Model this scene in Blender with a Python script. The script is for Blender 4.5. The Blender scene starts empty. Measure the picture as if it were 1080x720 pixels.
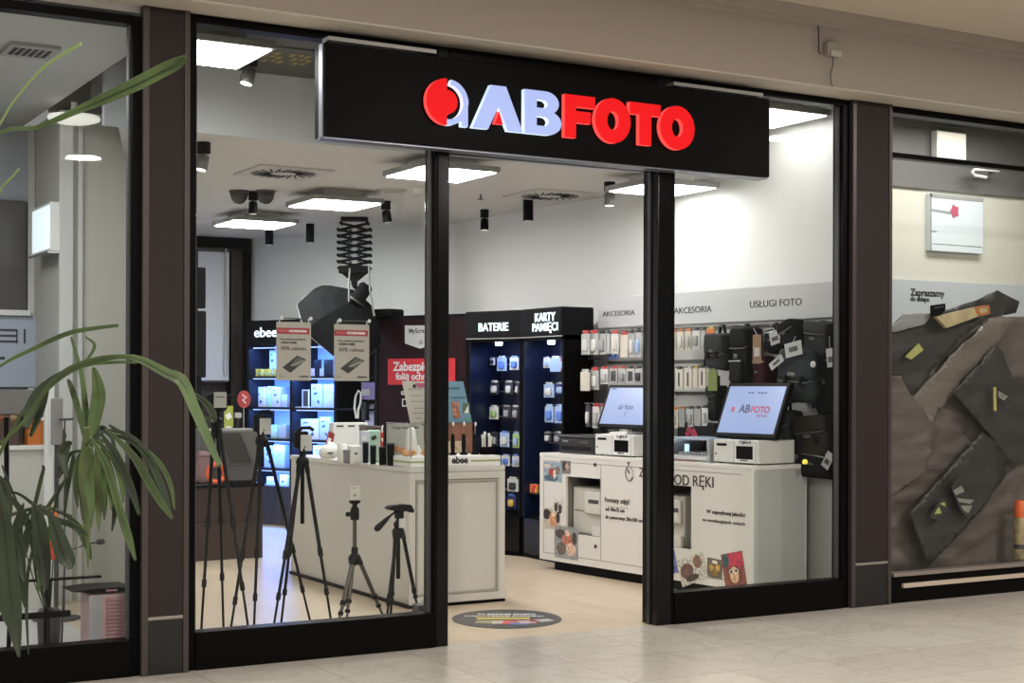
import bpy, bmesh, math, random
from mathutils import Vector, Matrix, noise as mnoise
random.seed(7)
D = bpy.data
C = bpy.context.scene.collection
PI = math.pi
R = math.radians
# ------------------------------------------------------------------ camera calibration (photo 1080x720)
F_PX, CX, CY, H = 1570.0, 540.0, 407.0, 1.5
YAW, ROLL = R(30.2), 0.003
CAM = Vector((0, 0, H))
CROT = (Matrix.Rotation(-YAW, 3, 'Z') @ Matrix.Rotation(PI/2, 3, 'X') @ Matrix.Rotation(ROLL, 3, 'Z'))
def ray(u, v):
    return CROT @ Vector(((u-CX)/F_PX, -(v-CY)/F_PX, -1.0))
def P(u, v, X=None, Y=None, Z=None, d=None):
    r = ray(u, v)
    if X is not None: t = X/r.x
    elif Y is not None: t = Y/r.y
    elif Z is not None: t = (Z-H)/r.z
    else: t = d
    return CAM + r*t
class Frame:
    """a vertical plane in the place: x runs to the viewer's right along it, y goes into it, z is up"""
    def __init__(s, ox, oy, ang):
        s.o = Vector((ox, oy)); s.a = ang
        s.ex = Vector((math.cos(ang), math.sin(ang))); s.ey = Vector((-math.sin(ang), math.cos(ang)))
    def hit(s, u, v, y=0.0):
        r = ray(u, v); p0 = s.o + s.ey*y
        t = (p0.dot(s.ey))/(r.xy.dot(s.ey))
        w = r.xy*t
        return (w-s.o).dot(s.ex), H + r.z*t
    def w(s, x, y, z=0.0):
        q = s.o + s.ex*x + s.ey*y
        return (q.x, q.y, z)
# ------------------------------------------------------------------ materials
MATS = {}
def mat(name, col, rough=.5, metal=0, emit=0, ecol=None, alpha=1, spec=.5, vary=0, vscale=8, bump=0, bscale=60, stretch=None, coat=0):
    if name in MATS: return MATS[name]
    m = D.materials.new(name); m.use_nodes = True
    nt = m.node_tree; b = nt.nodes['Principled BSDF']
    c4 = (col[0], col[1], col[2], 1)
    b.inputs['Base Color'].default_value = c4
    b.inputs['Roughness'].default_value = rough
    b.inputs['Metallic'].default_value = metal
    b.inputs['Specular IOR Level'].default_value = spec
    if coat: b.inputs['Coat Weight'].default_value = coat
    if alpha < 1: b.inputs['Alpha'].default_value = alpha
    if emit:
        b.inputs['Emission Color'].default_value = (*(ecol or col), 1)
        b.inputs['Emission Strength'].default_value = emit
    if vary or bump:
        tc = nt.nodes.new('ShaderNodeTexCoord'); mp = nt.nodes.new('ShaderNodeMapping')
        nt.links.new(tc.outputs['Object'], mp.inputs[0])
        if stretch: mp.inputs['Scale'].default_value = stretch
    if vary:
        n = nt.nodes.new('ShaderNodeTexNoise'); n.inputs['Scale'].default_value = vscale; n.inputs['Detail'].default_value = 5
        nt.links.new(mp.outputs[0], n.inputs['Vector'])
        r = nt.nodes.new('ShaderNodeValToRGB')
        r.color_ramp.elements[0].position = .3; r.color_ramp.elements[1].position = .7
        r.color_ramp.elements[0].color = (*[max(0, c*(1-vary)) for c in col], 1)
        r.color_ramp.elements[1].color = (*[min(1, c*(1+vary)) for c in col], 1)
        nt.links.new(n.outputs['Fac'], r.inputs[0]); nt.links.new(r.outputs[0], b.inputs['Base Color'])
    if bump:
        n2 = nt.nodes.new('ShaderNodeTexNoise'); n2.inputs['Scale'].default_value = bscale; n2.inputs['Detail'].default_value = 4
        nt.links.new(mp.outputs[0], n2.inputs['Vector'])
        bp = nt.nodes.new('ShaderNodeBump'); bp.inputs['Strength'].default_value = bump; bp.inputs['Distance'].default_value = .01
        nt.links.new(n2.outputs['Fac'], bp.inputs['Height']); nt.links.new(bp.outputs[0], b.inputs['Normal'])
    MATS[name] = m
    return m
def hexc(h):
    h = h.lstrip('#'); o = []
    for i in (0, 2, 4):
        c = int(h[i:i+2], 16)/255; o.append(c/12.92 if c <= .04045 else ((c+.055)/1.055)**2.4)
    return tuple(o)
def cm(h, rough=.55, **k): return mat('paint_'+h.strip('#')+'_%d' % int(rough*100) + ''.join(sorted(k)), hexc(h), rough, **k)
def glass(name, tint=(1, 1, 1), refl=.012, ior=1.5):
    if name in MATS: return MATS[name]
    m = D.materials.new(name); m.use_nodes = True; nt = m.node_tree; nt.nodes.clear()
    o = nt.nodes.new('ShaderNodeOutputMaterial'); mx = nt.nodes.new('ShaderNodeMixShader')
    t = nt.nodes.new('ShaderNodeBsdfTransparent'); t.inputs[0].default_value = (*tint, 1)
    g = nt.nodes.new('ShaderNodeBsdfGlossy'); g.inputs['Roughness'].default_value = 0.0
    lw = nt.nodes.new('ShaderNodeLayerWeight'); lw.inputs[0].default_value = .5
    pw = nt.nodes.new('ShaderNodeMath'); pw.operation = 'POWER'; pw.inputs[1].default_value = 5
    ma = nt.nodes.new('ShaderNodeMath'); ma.operation = 'MULTIPLY_ADD'; ma.inputs[1].default_value = .9; ma.inputs[2].default_value = refl
    nt.links.new(lw.outputs['Facing'], pw.inputs[0]); nt.links.new(pw.outputs[0], ma.inputs[0]); nt.links.new(ma.outputs[0], mx.inputs[0]); nt.links.new(t.outputs[0], mx.inputs[1]); nt.links.new(g.outputs[0], mx.inputs[2])
    nt.links.new(mx.outputs[0], o.inputs[0])
    MATS[name] = m; return m
def tiles(name, c1, c2, grout, sx, sy, rough, vein=.0, offset=0.0, msize=.004, bumpv=0.0, rot=0):
    m = D.materials.new(name); m.use_nodes = True; nt = m.node_tree; b = nt.nodes['Principled BSDF']
    tc = nt.nodes.new('ShaderNodeTexCoord'); mp = nt.nodes.new('ShaderNodeMapping'); mp.inputs['Rotation'].default_value[2] = rot
    nt.links.new(tc.outputs['Object'], mp.inputs[0])
    br = nt.nodes.new('ShaderNodeTexBrick'); br.offset = offset; br.inputs['Scale'].default_value = 1
    br.inputs['Brick Width'].default_value = sx; br.inputs['Row Height'].default_value = sy
    br.inputs['Mortar Size'].default_value = msize; br.inputs['Mortar Smooth'].default_value = .3
    br.inputs['Color1'].default_value = (*c1, 1); br.inputs['Color2'].default_value = (*c2, 1); br.inputs['Mortar'].default_value = (*grout, 1)
    nt.links.new(mp.outputs[0], br.inputs['Vector'])
    n = nt.nodes.new('ShaderNodeTexNoise'); n.inputs['Scale'].default_value = 2.2; n.inputs['Detail'].default_value = 9; n.inputs['Distortion'].default_value = 1.6
    mp2 = nt.nodes.new('ShaderNodeMapping'); mp2.inputs['Scale'].default_value = (1, 1, 1) if vein else (1.2, 9, 1)
    nt.links.new(tc.outputs['Object'], mp2.inputs[0]); nt.links.new(mp2.outputs[0], n.inputs['Vector'])
    r = nt.nodes.new('ShaderNodeValToRGB'); e = r.color_ramp.elements
    if vein:
        e[0].position = .46; e[0].color = (1, 1, 1, 1); e[1].position = .54; e[1].color = (1, 1, 1, 1)
        k = e.new(.5); k.color = (1-vein, 1-vein*1.1, 1-vein*1.25, 1)
    else:
        e[0].position = .3; e[0].color = (.86, .84, .82, 1); e[1].position = .7; e[1].color = (1.0, 1.0, 1.0, 1)
    nt.links.new(n.outputs['Fac'], r.inputs[0])
    mx = nt.nodes.new('ShaderNodeMix'); mx.data_type = 'RGBA'; mx.blend_type = 'MULTIPLY'; mx.inputs[0].default_value = 1
    nt.links.new(br.outputs['Color'], mx.inputs[6]); nt.links.new(r.outputs[0], mx.inputs[7])
    nt.links.new(mx.outputs[2], b.inputs['Base Color']); b.inputs['Roughness'].default_value = rough
    return m
def wood(name, c1, c2, rough=.4, scale=(1, 1, 6)):
    m = mat(name, c1, rough); nt = m.node_tree; b = nt.nodes['Principled BSDF']
    tc = nt.nodes.new('ShaderNodeTexCoord'); mp = nt.nodes.new('ShaderNodeMapping'); mp.inputs['Scale'].default_value = scale
    n = nt.nodes.new('ShaderNodeTexNoise'); n.inputs['Scale'].default_value = 3; n.inputs['Detail'].default_value = 8; n.inputs['Distortion'].default_value = .8
    r = nt.nodes.new('ShaderNodeValToRGB'); r.color_ramp.elements[0].color = (*c1, 1); r.color_ramp.elements[1].color = (*c2, 1)
    r.color_ramp.elements[0].position = .35; r.color_ramp.elements[1].position = .65
    nt.links.new(tc.outputs['Object'], mp.inputs[0]); nt.links.new(mp.outputs[0], n.inputs['Vector'])
    nt.links.new(n.outputs['Fac'], r.inputs[0]); nt.links.new(r.outputs[0], b.inputs['Base Color'])
    return m
BLACK = mat('black_frame', (.0025, .002, .002), .35, spec=.07)
GLOSSB = mat('glossy_black', (.003, .003, .0035), .15, spec=.22)
MATB = mat('matt_black', (.005, .005, .006), .6, spec=.12)
RUBBER = mat('dark_rubber', (.009, .009, .01), .7, spec=.15)
DKGREY = mat('dark_grey', (.05, .05, .052), .5)
WHITE = mat('white_laminate', (.72, .70, .665), .35)
WHITEP = mat('white_plastic', (.78, .78, .76), .35)
CREAM = mat('warm_white_laminate', (.56, .545, .51), .38)
STEEL = mat('brushed_steel', (.5, .49, .47), .3, .9)
CHROME = mat('chrome', (.75, .75, .75), .12, 1)
ALUTRIM = mat('aluminium_trim', (.32, .29, .26), .35, .6)
RED = mat('red_print', hexc('#b3202b'), .45)
WPRINT = mat('white_print', (.8, .8, .8), .5)
KPRINT = mat('black_print', (.02, .02, .02), .5)
BLUEPRINT = mat('blue_print', hexc('#3c5fb0'), .5)
ACRYL = glass('clear_acrylic', (.97, .98, .98), refl=.02)
# ------------------------------------------------------------------ mesh builder
class MB:
    def __init__(s): s.v = []; s.f = []; s.mi = []; s.sm = []
    def add(s, vs, fs, m=0, sm=False):
        o = len(s.v); s.v += [tuple(v) for v in vs]
        for f in fs: s.f.append([i+o for i in f]); s.mi.append(m); s.sm.append(sm)
        return s
    def box(s, x0, x1, y0, y1, z0, z1, m=0, M=None):
        vs = [(x, y, z) for z in (z0, z1) for y in (y0, y1) for x in (x0, x1)]
        if M: vs = [M @ Vector(v) for v in vs]
        return s.add(vs, [(0, 2, 3, 1), (4, 5, 7, 6), (0, 1, 5, 4), (2, 6, 7, 3), (0, 4, 6, 2), (1, 3, 7, 5)], m)
    def quadxz(s, x0, x1, z0, z1, y, m=0):
        return s.add([(x0, y, z0), (x1, y, z0), (x1, y, z1), (x0, y, z1)], [(0, 1, 2, 3)], m)
    def prism(s, poly, y0, y1, m=0, M=None):          # polygon in x,z extruded along y (counter-clockwise seen from -y)
        n = len(poly); vs = [(x, y0, z) for x, z in poly]+[(x, y1, z) for x, z in poly]
        if M: vs = [M @ Vector(v) for v in vs]
        fs = [tuple(range(n)), tuple(range(2*n-1, n-1, -1))]+[(i, i+n, (i+1) % n+n, (i+1) % n) for i in range(n)]
        return s.add(vs, fs, m)
    def prismz(s, poly, z0, z1, m=0):
        n = len(poly); vs = [(x, y, z0) for x, y in poly]+[(x, y, z1) for x, y in poly]
        fs = [tuple(range(n-1, -1, -1)), tuple(range(n, 2*n))]+[(i, (i+1) % n, (i+1) % n+n, i+n) for i in range(n)]
        return s.add(vs, fs, m)
    def tube(s, pts, r, n=10, m=0, cap=True):
        pts = [Vector(p) for p in pts]; k = len(pts); rs = r if isinstance(r, (list, tuple)) else [r]*k
        vs = []; ref = None
        for i, p in enumerate(pts):
            t = (pts[min(i+1, k-1)]-pts[max(i-1, 0)])
            t = t.normalized() if t.length > 1e-9 else Vector((0, 0, 1))
            if ref is None: ref = t.orthogonal().normalized()
            a = (ref - t*ref.dot(t))
            a = a.normalized() if a.length > 1e-6 else t.orthogonal().normalized()
            ref = a; b = t.cross(a)
            for j in range(n):
                q = 2*PI*j/n; vs.append(p+(a*math.cos(q)+b*math.sin(q))*rs[i])
        fs = [(i*n+j, i*n+(j+1) % n, (i+1)*n+(j+1) % n, (i+1)*n+j) for i in range(k-1) for j in range(n)]
        s.add(vs, fs, m, True)
        if cap:
            s.add(vs[:n], [tuple(range(n-1, -1, -1))], m); s.add(vs[-n:], [tuple(range(n))], m)
        return s
    def lathe(s, prof, n=20, x=0, y=0, z=0, m=0, M=None):   # profile [(r, z)...] from bottom to top
        vs = []
        for r, h in prof:
            for j in range(n):
                q = 2*PI*j/n; vs.append(Vector((x+r*math.cos(q), y+r*math.sin(q), z+h)))
        if M: vs = [M @ v for v in vs]
        k = len(prof)
        fs = [(i*n+j, i*n+(j+1) % n, (i+1)*n+(j+1) % n, (i+1)*n+j) for i in range(k-1) for j in range(n)]
        s.add(vs, fs, m, True)
        if prof[0][0] > 1e-5: s.add(vs[:n], [tuple(range(n-1, -1, -1))], m)
        if prof[-1][0] > 1e-5: s.add(vs[-n:], [tuple(range(n))], m)
        return s
    def rbox(s, c, sz, e=.35, nu=26, nv=14, m=0, wob=0, seed=0, taper=0):   # soft rounded box (superellipsoid)
        def sp(w, p): return math.copysign(abs(w)**p, w)
        vs = []
        for i in range(nv+1):
            ph = -PI/2+PI*i/nv
            for j in range(nu):
                th = 2*PI*(j+.5)/nu
                x = sp(math.cos(ph), e)*sp(math.cos(th), e); y = sp(math.cos(ph), e)*sp(math.sin(th), e); z = sp(math.sin(ph), e)
                k = 1-taper*(z+1)/2
                p = Vector((x*sz[0]/2*k, y*sz[1]/2*k, z*sz[2]/2))
                if wob:
                    nn = mnoise.noise(Vector((p.x*9+seed, p.y*9, p.z*9))); p *= 1+wob*nn
                vs.append((c[0]+p.x, c[1]+p.y, c[2]+p.z))
        fs = [(i*nu+j, i*nu+(j+1) % nu, (i+1)*nu+(j+1) % nu, (i+1)*nu+j) for i in range(nv) for j in range(nu)]
        return s.add(vs, fs, m, True)
    def build(s, name, mats, parent=None, loc=(0, 0, 0), rot=(0, 0, 0), bevel=0, world=False, solid=0):
        me = D.meshes.new(name); me.from_pydata(s.v, [], s.f)
        for mm in (mats if isinstance(mats, (list, tuple)) else [mats]): me.materials.append(mm)
        for p, i, q in zip(me.polygons, s.mi, s.sm): p.material_index = i; p.use_smooth = q
        me.update()
        o = D.objects.new(name, me); C.objects.link(o)
        if parent is not None:
            o.parent = parent
        o.location = loc; o.rotation_euler = rot
        if world and parent is not None:
            Mi = wm(parent).inverted()
            me.transform(Mi)
        if bevel:
            b = o.modifiers.new('Bevel', 'BEVEL'); b.width = bevel; b.segments = 2; b.limit_method = 'ANGLE'; b.angle_limit = R(50)
        if solid:
            b = o.modifiers.new('Solidify', 'SOLIDIFY'); b.thickness = solid
        return o
def lm(o): return Matrix.Translation(o.location) @ o.rotation_euler.to_matrix().to_4x4() @ Matrix.Diagonal((*o.scale, 1))
def wm(o):
    M = lm(o)
    while o.parent: o = o.parent; M = lm(o) @ M
    return M
def tag(o, label, cat, group=None, kind=None):
    if label: o['label'] = label
    if cat: o['category'] = cat
    if group: o['group'] = group
    if kind: o['kind'] = kind
    return o
def thing(name, label, cat, loc=(0, 0, 0), rz=0, group=None):
    o = D.objects.new(name, None); C.objects.link(o); o.empty_display_size = .1
    o.location = loc; o.rotation_euler = (0, 0, rz)
    return tag(o, label, cat, group)
def setting(name, loc=(0, 0, 0), rz=0):
    o = D.objects.new(name, None); C.objects.link(o); o.location = loc; o.rotation_euler = (0, 0, rz); o['kind'] = 'structure'; return o
def struct(name, mb, m, **k):
    o = mb.build(name, m, **k); o['kind'] = 'structure'; return o
def copy_tree(o, parent=None):
    c = o.copy(); C.objects.link(c); c.parent = parent
    for ch in list(o.children): copy_tree(ch, c)
    return c
def from_curve(cu, name):
    o = D.objects.new('tmp', cu); C.objects.link(o)
    dg = bpy.context.evaluated_depsgraph_get(); dg.update()
    me = D.meshes.new_from_object(o.evaluated_get(dg))
    D.objects.remove(o); me.name = name
    return me
def place_mesh(me, name, m, parent, loc, rot):
    me.materials.clear()
    for q in (m if isinstance(m, (list, tuple)) else [m]): me.materials.append(q)
    o = D.objects.new(name, me); C.objects.link(o); o.parent = parent; o.location = loc; o.rotation_euler = rot
    return o
def text(s, m, parent, x, y, z, w=None, h=None, cap=None, align='L', bold=0.0, ext=.0015, rot=(PI/2, 0, 0), name='lettering', shear=0, spacing=1.0):
    cu = D.curves.new('t', 'FONT'); cu.body = s; cu.size = 1; cu.offset = bold; cu.shear = shear; cu.space_character = spacing
    cu.extrude = .01; cu.resolution_u = 3
    me = from_curve(cu, name)
    xs = [v.co.x for v in me.vertices]; ys = [v.co.y for v in me.vertices]
    if not xs: return None
    x0, x1, y0, y1 = min(xs), max(xs), min(ys), max(ys)
    if cap: h = cap/CAPH*(y1-y0); z += y0*cap/CAPH if rot[0] else 0
    sx = w/(x1-x0) if w else None; sy = h/(y1-y0) if h else None
    sx = sx or sy; sy = sy or sx
    ox = {'L': x0, 'C': (x0+x1)/2, 'R': x1}[align]
    for v in me.vertices:
        v.co.x = (v.co.x-ox)*sx; v.co.y = (v.co.y-y0)*sy; v.co.z *= ext/.01
    return place_mesh(me, name, m, parent, (x, y, z), rot)
def _caph():
    cu = D.curves.new('t', 'FONT'); cu.body = 'H'; cu.size = 1; me = from_curve(cu, 'h'); ys = [v.co.y for v in me.vertices]; return max(ys)-min(ys)
CAPH = _caph()
def shape(contours, m, parent, name, loc=(0, 0, 0), rot=(PI/2, 0, 0), ext=.02, mats_side=None):
    cu = D.curves.new('s', 'CURVE'); cu.dimensions = '2D'; cu.fill_mode = 'BOTH'; cu.extrude = ext/2
    for c in contours:
        sp = cu.splines.new('POLY'); sp.points.add(len(c)-1); sp.use_cyclic_u = True
        for p, q in zip(sp.points, c): p.co = (q[0], q[1], 0, 1)
    me = from_curve(cu, name)
    ms = [m]+([mats_side] if mats_side else [])
    o = place_mesh(me, name, ms, parent, loc, rot)
    if mats_side:
        for p in me.polygons: p.material_index = 0 if abs(p.normal.z) > .5 else 1
    return o
def plaque(name, parent, poly, y, m, t=.002):          # thin print on a front face
    return MB().prism(poly, y-t, y).build(name, m, parent)
def rect(x0, x1, z0, z1): return [(x0, z0), (x1, z0), (x1, z1), (x0, z1)]
def rotrect(cx, cz, w, h, a):
    c, s = math.cos(a), math.sin(a)
    return [(cx+x*c-z*s, cz+x*s+z*c) for x, z in ((-w/2, -h/2), (w/2, -h/2), (w/2, h/2), (-w/2, h/2))]
def photo_print(parent, cx, cz, w, h, a, y, cols, blobs, name='photo_print'):
    ms = [cm(c, vary=.45, vscale=45) for c in cols]; b = MB()
    b.prism(rotrect(cx, cz, w, h, a), y-.002, y, 0)
    c, s = math.cos(a), math.sin(a)
    for k, (bx, bz, bw, bh, mi) in enumerate(blobs):
        n = 14; pts = []
        for i in range(n):
            q = 2*PI*i/n; px = max(-.49, min(.49, bx+bw/2*math.cos(q)))*w; pz = max(-.49, min(.49, bz+bh/2*math.sin(q)))*h
            pts.append((cx+px*c-pz*s, cz+px*s+pz*c))
        b.prism(pts, y-.0024-.0003*k, y-.002, mi)
    return b.build(name, ms, parent)

# ================================================================== SETTING
YF = 7.6
TILE = tiles('mall_marble_tiles', (.50, .47, .42), (.45, .42, .375), (.30, .27, .23), .62, .62, .22, vein=.10, msize=.003)
PLANK = tiles('shop_pale_planks', (.60, .50, .37), (.56, .46, .335), (.40, .31, .21), 1.3, .2, .35, offset=.37, msize=.002, rot=PI/2)
WALLM = mat('painted_wall_cream', (.76, .77, .75), .6, bump=.05, bscale=120)
WALLG = mat('painted_wall_grey', (.60, .61, .60), .6, bump=.05, bscale=120)
CEILM = mat('ceiling_white', (.62, .60, .565), .7)
TAUPE = mat('taupe_plaster', (.345, .30, .27), .75, bump=.06, bscale=150)
MCEIL = mat('mall_ceiling_paint', (.56, .50, .42), .8)
PIERM = mat('pier_brown_panel', (.020, .0135, .0135), .55, spec=.25, bump=.04, bscale=200)
PIERD = mat('pier_dark_plinth', (.008, .007, .007), .35)
struct('floor', MB().box(-9, 18, -6, 7.66, -.1, 0), TILE)
struct('floor_shop', MB().box(2.3, 7.44, 7.66, 17.4, -.1, 0), PLANK)
cw = lambda u, v, y: P(u, v, Y=y)
struct('ceiling', MB().box(-9, 18, -6, 7.36, 3.93, 4.03), MCEIL)
struct('trim_1', MB().prismz([(-9, 7.25), (18, 7.25), (18, 7.37), (-9, 7.37)], 3.865, 3.93).prismz([(-9, 7.3), (18, 7.3), (18, 7.37), (-9, 7.37)], 3.835, 3.865), TAUPE)
struct('wall_front', MB().box(-9, 18, 7.36, 7.62, 3.462, 4.1), TAUPE)
struct('trim_2', MB().box(-9, 18, 7.355, 7.62, 3.452, 3.462), mat('soffit_paint', (.52, .47, .40), .7))
# piers either side of the shop
def pier(name, x0, x1):
    g = setting(name, ((x0+x1)/2, YF, 0)); w = (x1-x0)/2
    MB().box(-w+.035, w-.03, -.03, .07, .30, 3.452).build('brown_panel', PIERM, g, bevel=.004)
    MB().box(-w+.035, w-.03, -.028, .07, 0, .285).build('plinth_panel', PIERD, g, bevel=.003)
    MB().box(-w+.035, w-.03, -.032, .0, .285, .302).build('cross_trim', ALUTRIM, g, bevel=.002)
    for a, b in ((-w, -w+.035), (w-.03, w)):
        MB().box(a, b, -.035, .03, 0, 3.452).build('edge_trim', mat('pier_edge_metal', (.07, .058, .054), .35, .5), g, bevel=.003)
    return g
pier('wall_pier_left', 2.205, 2.455)
pier('wall_pier_right', 7.075, 7.44)
GL = glass('shop_window_glass', (.965, .975, .97))
def window(name, x0, x1, zb, zt, fl=.045, fr=.045, transom=None, sill=False):
    g = setting(name, (x0, YF, 0)); w = x1-x0
    f = MB()
    f.box(0, fl, 0, .1, 0, zt).box(w-fr, w, 0, .1, 0, zt)
    f.box(fl, w-fr, 0, .1, zt-.045, zt).box(fl, w-fr, -.01, .1, 0, zb)
    f.build('frame', BLACK, g, bevel=.004)
    MB().box(fl, w-fr, .045, .055, zb, zt-.045).build('glass_pane', GL, g)
    for sx in (fl, w-fr-.012):
        MB().box(sx, sx+.012, .03, .07, zb, zt-.045).build('gasket_bead', DKGREY, g)
    return g
window('window_1', -3.4, 2.205, .19, 3.4)
window('window_2', 2.455, 3.925, .20, 3.45, fr=.02)
window('window_3', 5.59, 7.075, .20, 3.45, fl=.02, fr=.06)
w4 = window('window_4', 7.44, 11.5, .185, 3.45, fl=.03)
MB().box(.03, 4.0, -.03, .06, .185, .212).build('sill_trim', mat('sill_metal', (.30, .26, .23), .35, .5), w4, bevel=.003)
MB().box(.12, 4.0, -.035, -.01, .105, .135).build('grille_strip', mat('floor_bar_wood', (.46, .38, .31), .5), w4, bevel=.002)
# door portal of the shop: posts, head and closed upper panel behind the sign
d1 = setting('door_1', (3.925, YF, 0))
for nm, a, b in (('post', 0, .078), ('post', 1.555, 1.665)):
    p = MB().box(a, b, 0, .165, 0, 3.45); p.build(nm, GLOSSB, d1, bevel=.006)
    MB().box(a-.012, a, .07, .10, 0, 3.45).build('door_rail', mat('dark_steel', (.05, .05, .055), .25, .6), d1)
MB().box(.078, 1.555, 0, .165, 2.86, 3.45).build('head_beam', BLACK, d1, bevel=.004)
MB().box(-.5, 1.9, .17, .27, 2.93, 3.0).build('track_cover', mat('door_track_steel', (.35, .35, .37), .3, .7), d1, bevel=.004)
# ------------- shop shell
struct('wall_right', MB().prismz([(7.35, 7.7), (7.1, 13.35), (7.3, 13.4), (7.55, 7.7)], 0, 3.75), WALLM)
bx, by = 5.92, 16.06
struct('wall_back', MB().prismz([(7.1, 13.35), (bx, by), (bx+.2, by+.2), (7.3, 13.4)], 0, 3.75), WALLM)
struct('wall_left', MB().prismz([(2.37, 7.7), (2.44, 7.7), (2.47, 8.45), (3.09, 10.55), (4.98, 16.06), (4.92, 16.06), (3.03, 10.55), (2.42, 8.45)], 0, 3.75), WALLM)
DARKWOOD = wood('dark_walnut', (.020, .014, .012), (.042, .030, .026), .45, (6, 6, .8))
struct('wall_rear', MB().box(4.6, bx+.15, by, by+.15, 0, 3.75), DARKWOOD)
g = struct('ceiling_shop', MB().prismz([(3.1, 9.47), (7.5, 9.47), (7.3, 13.4), (6.2, 16.2), (4.7, 16.2), (2.6, 9.47)], 3.15, 3.25), CEILM)
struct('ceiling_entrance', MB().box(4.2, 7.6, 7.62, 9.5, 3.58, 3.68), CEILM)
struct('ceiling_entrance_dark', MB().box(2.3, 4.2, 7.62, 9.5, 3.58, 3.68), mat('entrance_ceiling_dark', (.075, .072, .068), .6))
struct('wall_bulkhead', MB().box(2.5, 7.5, 9.42, 9.48, 3.145, 3.66), mat('bulkhead_paint', (.56, .58, .60), .6))
# rear doorway with black head frame and white roller screen
door = setting('door_2', (4.98, by, 0))
ex = P(262, 300, Y=by).x - 4.98
ix = P(238, 300, Y=by).x - 4.98
MB().box(0, ex, -.10, 0, 3.03, 3.149).build('head_frame', BLACK, door, bevel=.004)
MB().box(ex-.07, ex, -.1, 0, 0, 3.03).build('side_frame', BLACK, door, bevel=.004)
MB().box(ix-.0, ix+.04, -.08, 0, 0, 3.03).build('side_frame', BLACK, door, bevel=.004)
sc = thing('roller_screen', 'tall white roller backdrop hanging in the dark rear doorway', 'screen', (4.98, by-.14, 0))
zb_ = P(225, 401, Y=by-.14).z
MB().box(.28, ix-.01, 0, .01, zb_, 3.0).build('fabric', mat('white_backdrop', (.62, .66, .72), .7), sc)
MB().tube([(.26, .005, 3.0), (ix+.0, .005, 3.0)], .025).build('roller_tube', DKGREY, sc)
MB().box(.28, ix-.01, -.008, .018, zb_-.02, zb_).build('bottom_bar', DKGREY, sc)
c_ = thing('pull_cord', 'white pull cord loop hanging beside the roller backdrop', 'cord', (0, 0, 0))
pts = [P(u, v, Y=by-.2) for u, v in ((238.5, 262), (240, 330), (240.5, 385), (240, 394), (238, 396.5), (236.5, 394), (236.5, 385), (237.5, 330), (238, 262))]
MB().tube(pts, .008, 6).build('cord', mat('cord_white', (.5, .48, .45), .7), c_)
# skirting under fixtures of right wall
struct('baseboard_right', MB().prismz([(7.30, 7.8), (7.06, 13.2), (7.11, 13.2), (7.345, 7.8)], 0, .1), BLACK)

# ================================================================== SIGN
FS = 7.45
sx0, sx1 = 3.165, 6.25
SB, ST = 2.848, 3.352
sign = thing('shop_sign', 'long black box sign reading ABFOTO over the shop entrance', 'sign', (sx0, FS, 0))
W = sx1-sx0
MB().box(0, W, 0, .148, SB, ST).build('sign_box', mat('sign_black', (.002, .002, .002), .45, spec=.06), sign, bevel=.004)
MB().box(-.010, 0, .02, .07, SB-.005, ST).build('edge_strip', mat('sign_edge_alu', (.22, .23, .27), .35, .7), sign, bevel=.002)
MB().box(0, W, .02, .12, SB-.01, SB).build('bottom_rim', mat('sign_edge_alu', (.45, .48, .55), .25, .9), sign)
LAV = mat('letter_lavender', (.18, .22, .38), .4, spec=.1, emit=.82, ecol=hexc('#aabaf0'))
LAVS = mat('letter_white_edge', (.8, .88, .95), .4, emit=.95, ecol=(.62, .8, .95))
REDL = mat('letter_red', (.40, .004, .005), .5, spec=.1, emit=.60, ecol=(1, .010, .014))
REDS = mat('letter_red_edge', (.6, .04, .04), .4, emit=.95, ecol=(1, .09, .08))
def sg(u, v):
    q = P(u, v, Y=FS-.03); return q.x-sx0, q.z
def arc(cx, cy, r, a0, a1, n=24, ry=None):
    ry = ry or r
    return [(cx+r*math.cos(R(a0+(a1-a0)*i/n)), cy+ry*math.sin(R(a0+(a1-a0)*i/n))) for i in range(n+1)]
def letter(cont, face, side, nm, y=-.002, ext=.035):
    return shape(cont, face, sign, nm, (0, y-ext/2, 0), ext=ext, mats_side=side)
lx0, _ = sg(449, 108); lx1, _ = sg(491.6, 108); _, lz1 = sg(468, 82.6); _, lz0 = sg(468, 131.6)
rr = (lz1-lz0)/2; lcz = (lz1+lz0)/2; lcx = lx0+rr
rr2 = (lx1-lcx)
# red half disc merged with the inner disc
cont = arc(lcx, lcz, rr, 90, 270, 30)+arc(lcx, lcz, rr*.52, -90, 90, 24)
letter([cont], REDL, REDS, 'logo_red_disc')
a_out = [(lcx+.004, lcz-rr)]+arc(lcx, lcz, rr*.98, -88, -35, 10)
sxl, sxr = lcx+rr*.72, lcx+rr*1.03
blue = arc(lcx+.01, lcz, rr*.98, 82, -2, 24)
blue += [(sxr, lcz-.05*rr), (sxr, lcz-rr), (sxl, lcz-rr), (sxl, lcz-rr*.82)]
blue += arc(lcx+.005, lcz, rr*1.0, -52, -92, 8)+arc(lcx+.005, lcz, rr*.75, -92, 82, 26)
letter([blue], LAV, LAVS, 'logo_a_bow')
def fit(polys, x0, x1, z0, z1):
    return [[(x0+x*(x1-x0), z0+y*(z1-z0)) for x, y in p] for p in polys]
zc0, zc1 = sg(612, 146.2)[1], sg(612, 101)[1]     # cap height band of the sign's letters
def X_(u): return sg(u, 125)[0]
Apoly = [[(0, 0), (.39, 1), (.63, 1), (1.02, 0), (.72, 0), (.64, .18), (.5, .54), (.31, .0)]]
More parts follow.
